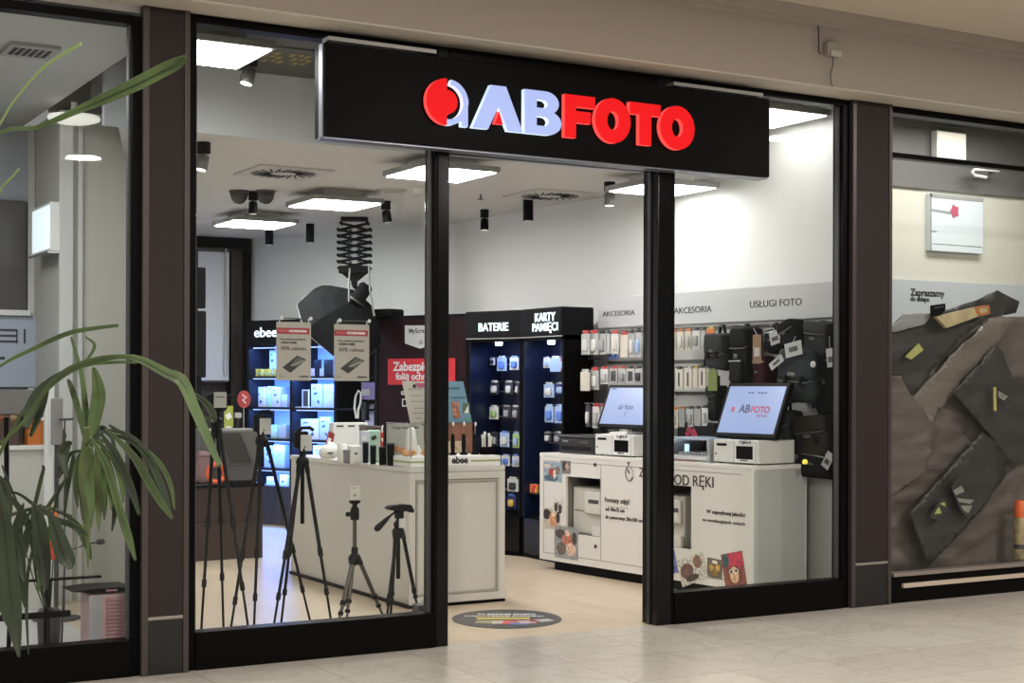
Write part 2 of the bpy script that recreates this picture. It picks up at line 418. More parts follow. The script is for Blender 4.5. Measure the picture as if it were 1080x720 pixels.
letter(fit([[(0, 0), (.36, 1), (.66, 1), (1.0, 0), (.70, 0), (.51, .52), (.31, 0)]], X_(497.5), X_(551), zc0, zc1), LAV, LAVS, 'letter_a')
letter(fit([[(.44, .14), (.60, .14), (.525, .42)]], X_(497.5), X_(551), zc0, zc1), REDL, REDS, 'letter_a_triangle')
Bo = [(0, 0), (.6, 0)]+arc(.6, .28, .4, -90, 60, 12, .28)+arc(.56, .73, .37, -40, 90, 12, .27)+[(0, 1)]
Bh1 = [(.33, .2)]+arc(.52, .305, .13, -90, 90, 8, .105)+[(.33, .41)]
Bh2 = [(.33, .61)]+arc(.5, .70, .12, -90, 90, 8, .09)+[(.33, .79)]
letter(fit([Bo, Bh1, Bh2], X_(552.5), X_(591.5), zc0, zc1), LAV, LAVS, 'letter_b')
letter(fit([[(0, 0), (.37, 0), (.37, .36), (.86, .36), (.86, .63), (.37, .63), (.37, .73), (1, .73), (1, 1), (0, 1)]], X_(595), X_(627), zc0, zc1), REDL, REDS, 'letter_f')
def Olet(u0, u1, nm):
    letter(fit([arc(.5, .5, .5, 0, 351, 39, .53), arc(.5, .5, .16, 0, 351, 39, .22)], X_(u0), X_(u1), zc0, zc1), REDL, REDS, nm)
Olet(627, 664.5, 'letter_o')
letter(fit([[(.31, 0), (.70, 0), (.70, .72), (1, .72), (1, 1), (0, 1), (0, .72), (.31, .72)]], X_(663.5), X_(696), zc0, zc1), REDL, REDS, 'letter_t')
Olet(695.5, 732, 'letter_o')
for (ua, va), (ub, vb) in (((345, 40.5), (459, 56)), ((709, 88.5), (803, 100.5))):
    q0, q1 = P(ua, va, Y=7.5), P(ub, vb, Y=7.5)
    MB().box(q0.x-sx0, q1.x-sx0, .03, .12, q0.z-.012, q0.z+.012).build('top_light_bar', mat('bar_grey', (.30, .29, .28), .4, .3), sign, bevel=.003)
# cable junction box on the fascia
jb = thing('junction_box', 'small grey junction box with wires on the taupe fascia', 'junction box', tuple(P(874, 53, Y=7.36)))
MB().box(-.05, .05, -.05, 0, -.045, .045).build('housing', mat('grey_plastic', (.30, .27, .24), .5), jb, bevel=.004)
MB().box(-.03, .06, -.06, -.05, -.05, -.01).build('label_plate', mat('grey_plate', (.45, .42, .38), .5), jb, bevel=.002)
jw = lambda L: [P(u, v, Y=7.33)-P(874, 53, Y=7.36) for u, v in L]
MB().tube(jw([(861.5, 17), (863, 28), (863.5, 40), (863.5, 55), (866, 57)]), .005, 6).build('upper_cable', KPRINT, jb)
MB().tube(jw([(878, 59), (878.5, 68), (876, 77), (876, 85), (878, 91)]), .004, 6).build('lower_cable', DKGREY, jb)

# ================================================================== CEILING FITTINGS
PANEL = mat('led_panel_diffuser', (.9, .9, .9), .5, emit=27, ecol=(1.0, .985, .95))
FRM = mat('lamp_frame_grey', (.24, .235, .225), .5)
def lamp(corners, zc, label, ceilz, size=.6, e=42):
    q = [P(u, v, Z=zc) for u, v in corners]
    cx = sum(p.x for p in q)/len(q); cy = sum(p.y for p in q)/len(q)
    t = thing('ceiling_lamp', label, 'ceiling lamp', (cx, cy, zc), 0, 'square light panels')
    h = size/2
    MB().box(-h-.02, h+.02, -h-.02, h+.02, .004, .045).build('frame', FRM, t, bevel=.004)
    MB().box(-h*.6, h*.6, -h*.6, h*.6, .045, ceilz-zc).build('mount', CEILM, t)
    MB().box(-h+.005, h-.005, -h+.005, h-.005, -.002, .006).build('diffuser', mat('led_panel_%d' % e, (.9, .9, .9), .5, emit=e, ecol=(1.0, .99, .965)), t)
    return t
lamp([(305.6, 217.8), (334.4, 209.6), (400, 215.6), (371, 222.9)], 3.04, 'square light panel left of the wall studio light scissor arm', 3.15)
lamp([(226.7, 237.8), (247.8, 231.8), (308.9, 236.7), (291, 242.2)], 3.04, 'square light panel farthest back, low over the lit product shelves', 3.15)
lamp([(412, 186.7), (446.7, 175), (523, 181.8), (477.8, 193.8)], 3.04, 'square light panel partly behind the left door post', 3.15)
lamp([(649, 203), (677, 192), (757, 197), (709, 209)], 3.03, 'square light panel partly behind the right door post', 3.15, e=13)
t = lamp([(206.7, 42), (274, 51), (236.7, 73)], 3.42, 'square light panel in the raised ceiling, top corner of the left shop window', 3.58, e=16); t.location = (2.80, 8.36, 3.42)
lamp([(806, 122), (780, 125), (812, 131), (838, 122)], 3.42, 'square light panel in the raised ceiling seen right of the sign end', 3.58, e=6)
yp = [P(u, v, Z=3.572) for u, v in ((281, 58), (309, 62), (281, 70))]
t = thing('yellow_block_plate', 'dark plate with yellow blocks on the raised ceiling left of the sign', 'plate', (yp[0].x, yp[0].y, 3.572))
MB().box(-.25, .62, -.25, .40, 0, .006).build('plate', mat('plate_dark', (.05, .048, .045), .5), t)  # dark plate carrying rows of yellow blocks
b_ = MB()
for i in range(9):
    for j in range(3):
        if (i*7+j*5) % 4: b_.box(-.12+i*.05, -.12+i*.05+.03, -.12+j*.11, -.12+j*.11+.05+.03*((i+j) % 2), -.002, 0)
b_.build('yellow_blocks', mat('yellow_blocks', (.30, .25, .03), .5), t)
# further lamp rows the shop has, out of sight behind sign and posts
def spot(u, v, label, dome=False, two=False, lit=0.0, z=3.15, hz=.16, r=.037, tilt=0):
    p = P(u, v, Z=z); t = thing('spotlight', label, 'spotlight', (p.x, p.y, z), 0, 'black ceiling spotlights')
    if two:
        MB().lathe([(r*1.0, -.075), (r*1.02, -.07), (r*1.02, 0)], 18).build('base', MATB, t)
        M = Matrix.Translation((0, 0, -.08)) @ Matrix.Rotation(tilt, 4, 'Y')
        MB().lathe([(r*.9, -.11), (r, -.10), (r*.92, -.01), (.01, 0)], 18, M=M).build('head', MATB if not lit > 1 else mat('spot_grey', (.12, .115, .11), .4), t)
        MB().lathe([(r*.75, -.112), (r*.75, -.108)], 18, M=M).build('lens', mat('spot_lens_%d' % int(lit*10), (.9, .85, .75), .3, emit=max(.5, lit)), t)
    else:
        MB().lathe([(r, -hz), (r, -.002), (r*.9, 0)], 20).build('body', MATB, t)
        MB().lathe([(r*.8, -hz-.003), (r*.8, -hz+.002)], 18).build('lens', mat('spot_lens_dim', (.5, .5, .48), .3, emit=.25), t)
    return t
spot(264, 57, 'bright lit spotlight by the raised ceiling panel behind the left window', two=True, lit=14, z=3.56, r=.045, tilt=.25)
spot(215, 150, 'lit spotlight at the far left edge of the left window', two=True, lit=10, r=.045, tilt=.2)
spot(267, 202, 'small spotlight hanging between two dark ceiling domes', two=True, lit=.6, r=.04)
spot(284, 241, 'black cylinder spotlight touching the rearmost light panel', hz=.17, r=.042)
spot(327, 236, 'black cylinder spotlight left of the scissor arm', hz=.19, r=.042)
spot(407, 212, 'tilted black spotlight between scissor arm and left door post', two=True, lit=.6, tilt=-.15, r=.042)
spot(511, 221, 'short two part spotlight seen through the open doorway', two=True, lit=.8, r=.04)
spot(557, 210, 'black cylinder spotlight beside the round air diffuser', hz=.19, r=.045)
spot(643, 192, 'lit spotlight in front of the right light panel', two=True, lit=5, r=.045)
for i, u in enumerate((252, 280)):
    p = P(u, 201, Z=3.15); t = thing('security_camera', ('dark dome camera left of the small spotlight', 'dark dome camera right of the small spotlight')[i], 'camera', (p.x, p.y, 3.15), 0, 'ceiling dome cameras')
    MB().lathe([(.005, -.115), (.04, -.105), (.068, -.07), (.078, -.03), (.078, 0)], 22).build('dome', mat('dome_smoke', (.03, .028, .026), .25), t)
    MB().lathe([(.082, -.02), (.086, -.01), (.086, .0)], 22).build('mount_ring', DKGREY, t)
def diffuser(u, v, label):
    p = P(u, v, Z=3.15); t = thing('air_diffuser', label, 'air vent', (p.x, p.y, 3.146), 0, 'square swirl air diffusers')
    MB().box(-.3, .3, -.3, .3, -.012, .004).build('plate', mat('diffuser_plate', (.52, .50, .46), .5), t, bevel=.003)
    for k in range(20):
        a = 2*PI*k/20; M = Matrix.Rotation(a, 4, 'Z') @ Matrix.Translation((.17, 0, 0)) @ Matrix.Rotation(.5, 4, 'Z')
        MB().box(-.085, .085, -.005, .008, -.016, -.011, M=M).build('slot', MATB, t)
    return t
diffuser(299, 181, 'square swirl air diffuser in the ceiling behind the left window')
diffuser(580, 205, 'square swirl air diffuser in the ceiling above the doorway')
p = P(413, 200.5, Z=3.15); t = thing('ceiling_speaker', 'round flat speaker in the ceiling by the left door post', 'speaker', (p.x, p.y, 3.15))
MB().lathe([(.10, -.012), (.125, -.006), (.13, 0)], 28).build('grille', mat('speaker_grille', (.40, .385, .36), .6), t)
p = P(507, 205, Z=3.15); t = thing('sprinkler', 'small fire sprinkler above the short spotlight', 'sprinkler', (p.x, p.y, 3.15))
MB().lathe([(.008, -.04), (.008, 0)], 8).lathe([(.03, -.045), (.03, -.04)], 12).build('head', DKGREY, t)
p = P(440, 198, Z=3.15); t = thing('smoke_detector', 'round white smoke detector beside the left door post', 'smoke detector', (p.x, p.y, 3.15))
MB().lathe([(.03, -.045), (.05, -.03), (.055, 0)], 20).build('body', WHITEP, t)

# ================================================================== STUDIO LIGHT ON SCISSOR ARM
SP = P(374, 229, Z=3.15)
sl = thing('studio_light', 'black studio softbox hanging from a folded scissor arm', 'studio light', (SP.x, SP.y, 0), -YAW)
zt_ = 3.14; zb2 = 2.62
MB().box(-.13, .13, -.06, .06, zt_-.03, 3.149).build('ceiling_mount', MATB, sl, bevel=.004)
sc_ = MB(); n = 7; lv = (zt_-.05-zb2-.03)/n
for k in range(n):
    za = zt_-.05-k*lv; zb3 = za-lv
    for y in (-.045, .045):
        wA = .155 if k % 7 else .13
        sc_.tube([(-wA, y, za), (wA, y, zb3)], .009, 6).tube([(wA, y, za), (-wA, y, zb3)], .009, 6)
        for sx in (-wA, wA): sc_.tube([(sx, y-.012, za-lv*.0), (sx, y+.012, za)], .017, 8)
    sc_.tube([(-.155, -.05, zb3), (-.155, .05, zb3)], .012, 6).tube([(.155, -.05, zb3), (.155, .05, zb3)], .012, 6)
sc_.build('scissor_arm', MATB, sl)
spb = MB()
for y in (-.03, .03):
    for sx in (-.05, .05):
        pts = [(sx+.022*math.cos(i*1.1), y+.012*math.sin(i*1.1), zt_-.06-(zt_-zb2-.12)*i/80) for i in range(81)]
        spb.tube(pts, .004, 5)
spb.build('springs', DKGREY, sl)
MB().box(-.15, .15, -.06, .06, zb2-.02, zb2+.05).prism([(-.13, zb2-.02), (-.03, zb2-.10), (.03, zb2-.10), (.13, zb2-.02)], -.02, .02).build('lower_plate', MATB, sl, bevel=.003)
MB().tube([(0, 0, zb2-.08), (0, 0, zb2-.16)], .02, 10).tube([(.0, -.04, zb2-.12), (0, .04, zb2-.12)], .03, 10).tube([(0, 0, zb2-.15), (.07, 0, zb2-.2)], .02, 8).build('swivel', MATB, sl)
ha = Vector((.13, 0, zb2-.13)); hb = Vector((.02, 0, zb2-.29)); ax = (hb-ha).normalized()
MB().tube([ha, ha+ax*.02, ha+ax*.03, ha+ax*.13, ha+ax*.14, hb], [.05, .065, .07, .07, .075, .085], 20).build('lamp_head', MATB, sl)
MB().tube([hb-ax*.01, hb+ax*.01], [.092, .092], 20).build('speed_ring', DKGREY, sl)
cax = Vector((-.22, .24, -.25)).normalized(); ccen = hb+cax*.37
e1 = Vector((.797, 0, -.605)); e1 = (e1-cax*e1.dot(cax)).normalized(); e2 = cax.cross(e1)
vs = []; rings = [(.0, .09), (.07, .22), (.15, .33), (.24, .41), (.32, .45), (.37, .47)]
for t_, r_ in rings:
    for j in range(8):
        a = 2*PI*(j+.5)/8; vs.append(hb+cax*t_+(e1*math.cos(a)+e2*math.sin(a))*r_)
sb = MB().add(vs, [(i*8+j, i*8+(j+1) % 8, (i+1)*8+(j+1) % 8, (i+1)*8+j) for i in range(len(rings)-1) for j in range(8)])
sb.build('softbox', mat('softbox_black', (.012, .013, .014), .85, spec=.1), sl, solid=.004)
MB().add(vs[-8:], [tuple(range(8))]).build('front_diffuser', mat('softbox_diffuser', (.75, .75, .73), .8), sl, solid=.003)
for (ua, va, ub, vb, um, vm) in ((369, 283, 368, 318, 368, 300), (389, 280, 395, 333, 390, 305)):
    a = P(ua, va, d=14.4); m_ = P(um, vm, d=14.4); b = P(ub, vb, d=14.4)
    MB().tube([a, a.lerp(m_, .5), m_, m_.lerp(b, .5), b], .009, 6).build('cable', mat('grey_cable', (.32, .32, .33), .6), sl, world=True)

# ================================================================== FIXTURE FRAMES
FE = Frame(5.68, 15.49, math.atan2(-2.65, 1.15))
FB = Frame(6.44, 11.87, math.atan2(-.61, .22))
FK = Frame(6.66, 11.26, -PI/2)
FL = Frame(7.0, 10.6, math.atan2(-2.8, .3))
FQ = Frame(6.38, 10.5, math.atan2(-2.43, .24))
FCE = Frame(4.44, 9.0, 0)
FCL = Frame(4.44, 11.14, -PI/2)
FWN = Frame(0, 7.76, 0)
def item(fr, name, label, cat, u0, u1, v0, v1, y=0.0, dep=.05, mats=None, group=None, face=None, tilt=0, bevel=.003, zbase=None):
    """a package: its front face fills the given extent on the plane y of the fixture"""
    (xa, za), (xb, zb) = fr.hit(u0, v1, y), fr.hit(u1, v0, y)
    if zbase is not None: za = zbase
    w = abs(xb-xa); h = zb-za; xm = (xa+xb)/2
    t = thing(name, label, cat, fr.w(xm, y, za), fr.a, group)
    body = MB().box(-w/2, w/2, 0, dep, 0, h).build('box' if face else 'body', mats[0], t, bevel=min(bevel, dep*.3, w*.2), rot=(0, tilt, 0))
    if face:
        face(t, w, h)
    return t
def band(z0, z1, m, x0=0., x1=1., nm='print_band'):
    def f(t, w, h): plaque(nm, t, rect(-w/2+w*x0+.001, -w/2+w*x1-.001, h*z0, h*z1), 0, m)
    return f
def multi(*fs):
    def f(t, w, h):
        for q in fs: q(t, w, h)
    return f

def ftext(fr, par, s, u0, u1, v0, v1, y, m=None, bold=0.0, ext=.0015):
    """lettering on a fixture front: v0 and v1 are cap line and baseline at its left end"""
    (a, b), (c, d) = fr.hit(u0, v1, y), fr.hit(u1, v1, y); _, tp = fr.hit(u0, v0, y)
    return text(s, m or KPRINT, par, a, y, b, w=c-a, cap=tp-b, bold=bold, ext=ext)
# ---------------- lit product shelves along the rear wall
ux = lambda u, y=0: FE.hit(u, 400, y)[0]
shelf = thing('shelf_unit', 'black wall shelving with blue lit niches under the ebee header', 'shelving', FE.w(0, 0, 0), FE.a)
xs_ = [0.0, ux(307), ux(353.5), ux(396)]
dep = .40
vz = lambda v: FE.hit(330, v)[1]
shz = [vz(396.5), vz(430), vz(464), vz(496), vz(521)]
top = vz(363); hd0, hd1 = vz(362.5), vz(336)
SIDEM = mat('shelf_side_black', (.006, .007, .010), .4, spec=.2)
BACKB = mat('shelf_back_blue_glow', (.42, .52, .78), .5, emit=1.0, ecol=(.10, .27, 1.0))  # emission paints in the blue LED light falling on the shelf back
for x in xs_: MB().box(x-.018, x+.018, 0, dep, .42, hd0).build('side_panel', SIDEM, shelf)
MB().box(-.018, xs_[3]+.018, 0, dep, 0, .42).build('base_cabinet', DARKWOOD, shelf, bevel=.004)
MB().box(-.018, xs_[3]+.018, -.02, dep, hd0, hd1).build('header_box', MATB, shelf, bevel=.004)
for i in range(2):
    MB().box(xs_[i]+.018, xs_[i+1]-.018, dep-.012, dep, .42, hd0).build('glow_back_panel', BACKB, shelf)
MB().box(xs_[2]+.018, xs_[3]-.018, dep-.012, dep, .42, hd0).build('back_panel', SIDEM, shelf)
LEDB = mat('blue_led_strip', (.6, .75, 1), .4, emit=1.2, ecol=(.35, .52, 1.0))
for i in range(2):
    for z in shz: MB().box(xs_[i]+.018, xs_[i+1]-.018, .005, dep-.012, z-.022, z).build('shelf', SIDEM, shelf)
    for z in [top]+shz[:-1]:
        MB().box(xs_[i]+.05, xs_[i+1]-.05, .03, .045, z-.034, z-.022).build('led_strip', LEDB, shelf)
for z in shz[:3]: MB().box(xs_[2]+.018, xs_[3]-.018, .005, dep-.012, z-.022, z).build('shelf', SIDEM, shelf)
LT = mat('lit_letters', (.8, .9, 1), .4, emit=1.0, ecol=(.85, .93, 1.0))
ftext(FE, shelf, 'ebee', 268.3, 292, 345.5, 355.4, -.022, LT, .010, .004)
hx, hz = FE.hit(306, 354); hx2, hz2 = FE.hit(341, 348)
text('mobile.', LT, shelf, hx, -.022, hz, w=hx2-hx, h=(hz2-hz)*1.2, bold=.04, ext=.008)
hx, hz = FE.hit(327, 347); text('AF', LT, shelf, hx, -.022, hz, h=.05, bold=.03, ext=.008)
hx, hz = FE.hit(389, 356); hx2, hz2 = FE.hit(397, 345)
text('c.', LT, shelf, hx, -.022, hz, w=hx2-hx, h=hz2-hz, bold=.04, ext=.008)
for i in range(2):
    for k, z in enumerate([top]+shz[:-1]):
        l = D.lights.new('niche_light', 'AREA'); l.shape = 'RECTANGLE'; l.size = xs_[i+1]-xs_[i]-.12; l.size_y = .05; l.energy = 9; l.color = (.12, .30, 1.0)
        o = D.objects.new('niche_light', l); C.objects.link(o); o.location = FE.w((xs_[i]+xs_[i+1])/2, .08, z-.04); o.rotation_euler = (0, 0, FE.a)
PB = [mat('pack_white', (.75, .78, .82), .5), mat('pack_pale_blue', (.55, .68, .90), .5), mat('pack_lilac', (.62, .6, .85), .5), mat('pack_yellow', (.75, .62, .12), .5),
      mat('pack_green', (.45, .75, .42), .5), mat('pack_black', (.012, .014, .02), .35), mat('pack_grey', (.4, .42, .45), .5)]
Z = [shz[0], shz[1], shz[2], shz[3], shz[4]]
def printlogo(t, w, h):
    MB().prism(rotrect(-w*.1, h*.6, w*.3, h*.1, .2), -.002, 0).prism(rotrect(w*.15, h*.25, w*.14, h*.16, .6), -.002, 0).prism(rotrect(-w*.2, h*.82, w*.25, h*.05, 0), -.002, 0).build('printed_picture', mat('print_dark_blue', (.06, .09, .2), .5), t)
E = [
 ('product_box', 'pale blue tall box behind the yellow packs in the top lit niche', 284, 292, 369, 396, .22, 1, 0, printlogo, .12),
 ('product_box', 'white wide gadget box on second lit shelf, at its left end', 265.5, 280, 408, 429, .14, 0, 1, printlogo, .16),
 ('product_box', 'narrow green box between two bigger boxes on second lit shelf', 281.5, 285.5, 407, 429, .14, 4, 1, band(.6, .8, PB[0]), .16),
 ('product_box', 'lilac gadget box on second lit shelf right of the green one', 286.5, 296, 408, 429, .14, 2, 1, printlogo, .16),
 ('product_box', 'small pale box ending the second lit shelf of the far bay', 297, 303, 416, 429, .14, 1, 1, band(.3, .5, PB[2]), .12),
 ('product_box', 'green small pack on third lit shelf', 285.5, 291.5, 448, 463, .12, 4, 2, band(.2, .5, PB[1]), .06),
 ('product_box', 'grey pack with round dark print on third lit shelf', 293.5, 302, 448, 463, .12, 6, 2, None, .06),
 ('product_box', 'pale blue carton on fourth lit shelf, the narrower of two', 278.5, 287, 470, 495, .14, 1, 3, printlogo, .14),
 ('product_box', 'pale blue carton with grey stripe on fourth lit shelf, the wider of two', 288, 300, 469, 495, .14, 1, 3, band(.55, .62, PB[6], .1, .7), .16),
 ('product_box', 'small white box with dark print on the lowest lit shelf', 295, 303, 501, 520, .12, 0, 4, printlogo, .1),
 ('product_box', 'lilac box at the left of the lowest lit shelf', 281, 288, 503, 520, .12, 2, 4, band(.3, .7, PB[1]), .1),
 ('product_box', 'large pale box with stripe print on second shelf of the middle bay', 328, 340, 405, 429, .16, 1, 1, printlogo, .15),
 ('product_box', 'blue box with two lilac stripes at the right end of second shelf, middle bay', 341, 352, 405, 429, .16, 1, 1, band(.1, .6, PB[2], .4, .8), .15),
 ('product_box', 'wide pale box with drone sketch on third shelf of the middle bay', 317, 336, 442, 463, .12, 0, 2, printlogo, .16),
 ('product_box', 'blue box with dark figure right of the drone sketch box', 337, 348, 440, 463, .12, 1, 2, printlogo, .16),
 ('product_box', 'pale blue box on fourth shelf of the middle bay beside counter top', 330, 342, 470, 495, .14, 1, 3, printlogo, .14),
 ('product_box', 'white product leaflet box on second shelf of the right dark bay', 385, 394, 426, 444, .06, 2, 2, printlogo, .08),
]
for nm, lab, u0, u1, v0, v1, y, mi, zi, fc, dp in E:
    item(FE, nm, lab, 'box', u0, u1, v0, v1, y, dp, [PB[mi]], face=fc, zbase=Z[zi]+.001)
for k, u in enumerate((267.5, 273.3, 281.3, 289.5)):
    item(FE, 'product_box', 'small yellow pack on the top lit shelf, ' + ['leftmost of four', 'second of four', 'third of four', 'last of four by the hanging sign'][k], 'box', u-2.3, u+2.3, 389, 395, .1, .05, [PB[3]], group='yellow packs on the top lit shelf', face=band(.2, .5, PB[4]), zbase=Z[0]+.001)
def stick(fr, name, label, cat, u, v0, v1, y, prof, m, zbase, n=16):
    x, _ = fr.hit(u, v1, y); _, zt = fr.hit(u, v0, y); h = zt-zbase
    t = thing(name, label, cat, fr.w(x, y, zbase), fr.a)
    MB().lathe([(r, z*h) for r, z in prof], n).build('body', m, t)
    return t, h
t, h = stick(FE, 'water_flosser', 'white bottle shaped flosser standing on the top lit shelf', 'flosser', 273.5, 373, 394, .22, [(.04, 0), (.036, .5), (.03, .82), (.012, .9), (.008, 1)], PB[0], Z[0]+.001)
MB().tube([(0, 0, h), (0, 0, h+.06)], .006, 8).build('nozzle', PB[0], t)
x, z = FE.hit(275, 448, .12); t = thing('product_tin', 'round dark tin standing on edge on third lit shelf', 'tin', FE.w(x, .14, Z[2]+.001), FE.a)
MB().lathe([(.06, 0), (.06, .035)], 24, M=Matrix.Translation((0, 0, .06)) @ Matrix.Rotation(PI/2, 4, 'X')).build('tin', PB[6], t)
MB().lathe([(.045, .035), (.045, .038)], 24, M=Matrix.Translation((0, 0, .06)) @ Matrix.Rotation(PI/2, 4, 'X')).build('lid_print', PB[5], t)
for k, (u0, u1) in enumerate(((331, 338.5), (341.5, 351))):
    t = item(FE, 'smartphone_case', ('black phone case standing on the top shelf between hanging signs, narrower', 'black phone case standing on the top shelf between hanging signs, wider')[k], 'phone case', u0, u1, 379, 394.5, .2, .012, [PB[5]], face=band(.8, .92, DKGREY, .1, .45, 'camera_bump'), zbase=Z[0]+.001)
for k, u in enumerate((329.5, 339)):
    item(FE, 'price_card', ('lilac price card by the narrower phone case', 'pale price card by the wider phone case')[k], 'card', u-2, u+2, 388.5, 395, .1, .006, [PB[2-k]], zbase=Z[0]+.001)
x, _ = FE.hit(322, 420, .1); t = thing('picture_stand', 'small white photo frame standing open on second shelf of middle bay', 'frame', FE.w(x, .1, Z[1]+.001), FE.a)
fh = .19
MB().box(-.05, -.04, 0, .012, 0, fh).box(.04, .05, 0, .012, 0, fh).box(-.04, .04, 0, .012, 0, .012).box(-.04, .04, 0, .012, fh-.012, fh).build('frame_border', PB[0], t)
MB().box(-.04, .04, .006, .01, .012, fh-.012).build('picture', DKGREY, t)
MB().box(-.09, .09, -.06, .05, 0, .008).build('base', PB[0], t)
t, h = stick(FE, 'web_camera', 'small white web camera with dark eye beside the tall tripod head', 'camera', 330, 475, 486, .02, [(.05, 0), (.05, .05), (.02, .1), (.02, .3), (.0, .32)], PB[0], Z[3]+.001)
MB().rbox((0, -.01, h*.5+.03), (.09, .07, .06), .6).build('head', PB[0], t); MB().lathe([(.018, 0), (.018, .012)], 14, M=Matrix.Translation((0, -.05, h*.5+.03)) @ Matrix.Rotation(PI/2, 4, 'X')).build('lens', PB[5], t)
# clip spots above each niche
# ---------------- maroon protection display wall
mw = thing('display_wall', 'dark maroon display wall between lit shelving and battery cabinet', 'display wall', FE.w(0, 0, 0), FE.a)
xa, xb = xs_[3]+.02, FE.hit(491, 400)[0]
MB().box(xa, xb, 0, .12, 0, hd1-.03).build('panel', mat('maroon_panel', (.016, .004, .006), .5, spec=.15, vary=.3, vscale=2), mw, bevel=.003)
MB().box(xa, xa+.02, -.01, .13, 0, hd1-.0).box(xa, xb, -.01, .13, hd1-.03, hd1).build('frame', MATB, mw)
MB().box(xa-.1, xa+.28, -.12, .1, hd1+.0, hd1+.07).build('top_roll', MATB, mw, bevel=.02)
rp = thing('red_poster', 'red poster reading Zabezpiecz on the dark maroon wall', 'poster', FE.w(0, -.012, 0), FE.a)
(pa, pz0), (pb, pz1) = FE.hit(409, 405.5, -.012), FE.hit(480, 377.5, -.012)
MB().box(pa, pb, 0, .01, pz0, pz1).build('sheet', mat('poster_red', hexc('#c8262c'), .5), rp)
ta, tz = FE.hit(414.5, 392, -.014); tb, tz2 = FE.hit(447, 383, -.014)
text('Zabezpiecz', WPRINT, rp, ta, -.002, tz-.02, w=(tb-ta)*1.42, bold=.025)
ta, tz = FE.hit(417.5, 402.5, -.014)
text('folią ochronną', WPRINT, rp, ta, -.002, tz, w=(tb-ta)*1.62, bold=.025)
mp_ = thing('hanging_label', 'white pentagon label hanging on the dark wall above the red poster', 'label', FE.w(0, -.02, 0), FE.a)
L = [FE.hit(u, v, -.02) for u, v in ((427, 343), (427, 362), (443, 367.5), (459, 362), (459, 343))]
MB().prism(L, 0, .006).build('sheet', mat('label_white', (.62, .62, .60), .5), mp_)
ta, tz = FE.hit(431.5, 353, -.02); text('MyScreen', KPRINT, mp_, ta, -.001, tz, w=.26, bold=.01)
ta, tz = FE.hit(444, 361, -.02); shape([arc(ta, tz, .02, 0, 340, 16), arc(ta, tz, .012, 0, 340, 16)], KPRINT, mp_, 'ring_print', loc=(0, -.001, 0), ext=.001)
for k, (u0, u1, v0, v1) in enumerate(((423, 427, 413, 415.5), (424, 428.5, 421, 428))):
    (a, b), (c, d) = FE.hit(u0, v1, -.01), FE.hit(u1, v0, -.01)
    hk = thing('wall_hook', ('short white hook on maroon wall', 'square white loop hook on maroon wall')[k], 'hook', FE.w((a+c)/2, -.03, b), FE.a)
    w = (c-a)/2; hh = d-b
    MB().tube([(-w, .03, 0), (w, .03, 0), (w, .03, hh), (-w, .03, hh), (-w, .03, 0)], .008, 6).build('loop', WHITEP, hk)
# things hung in the dark right bay of the shelving
(a, b), (c, d) = FE.hit(381, 421, -.02), FE.hit(395, 403, -.02)
t = thing('hanging_pack', 'lilac and dark blister pack hanging beside the second hanging sign', 'pack', FE.w((a+c)/2, -.02, b), FE.a)
MB().box(-(c-a)/2, (c-a)/2, 0, .012, 0, d-b).build('card', mat('pack_violet', (.22, .18, .40), .5), t)
MB().box(-(c-a)/2+.02, (c-a)/2-.05, -.02, 0, .04, (d-b)*.6).build('blister', PB[6], t, bevel=.004)
t = thing('cable_bundle', 'white looped charging cable hanging above the counter', 'cable', FE.w(0, -.04, 0), FE.a)
q = [FE.hit(u, v, -.04) for u, v in ((376, 441), (374, 430), (375, 418), (378, 412), (381, 414), (380.5, 424), (378, 432), (377.5, 441))]
MB().tube([(x, 0, z) for x, z in q], .012, 8).build('loop', WHITEP, t)
t = item(FE, 'dark_gadget_box', 'black upright gadget box behind the white cable loop', 'box', 381, 386, 424, 443, -.03, .05, [PB[5]], face=band(.1, .6, DKGREY, .2, .6))

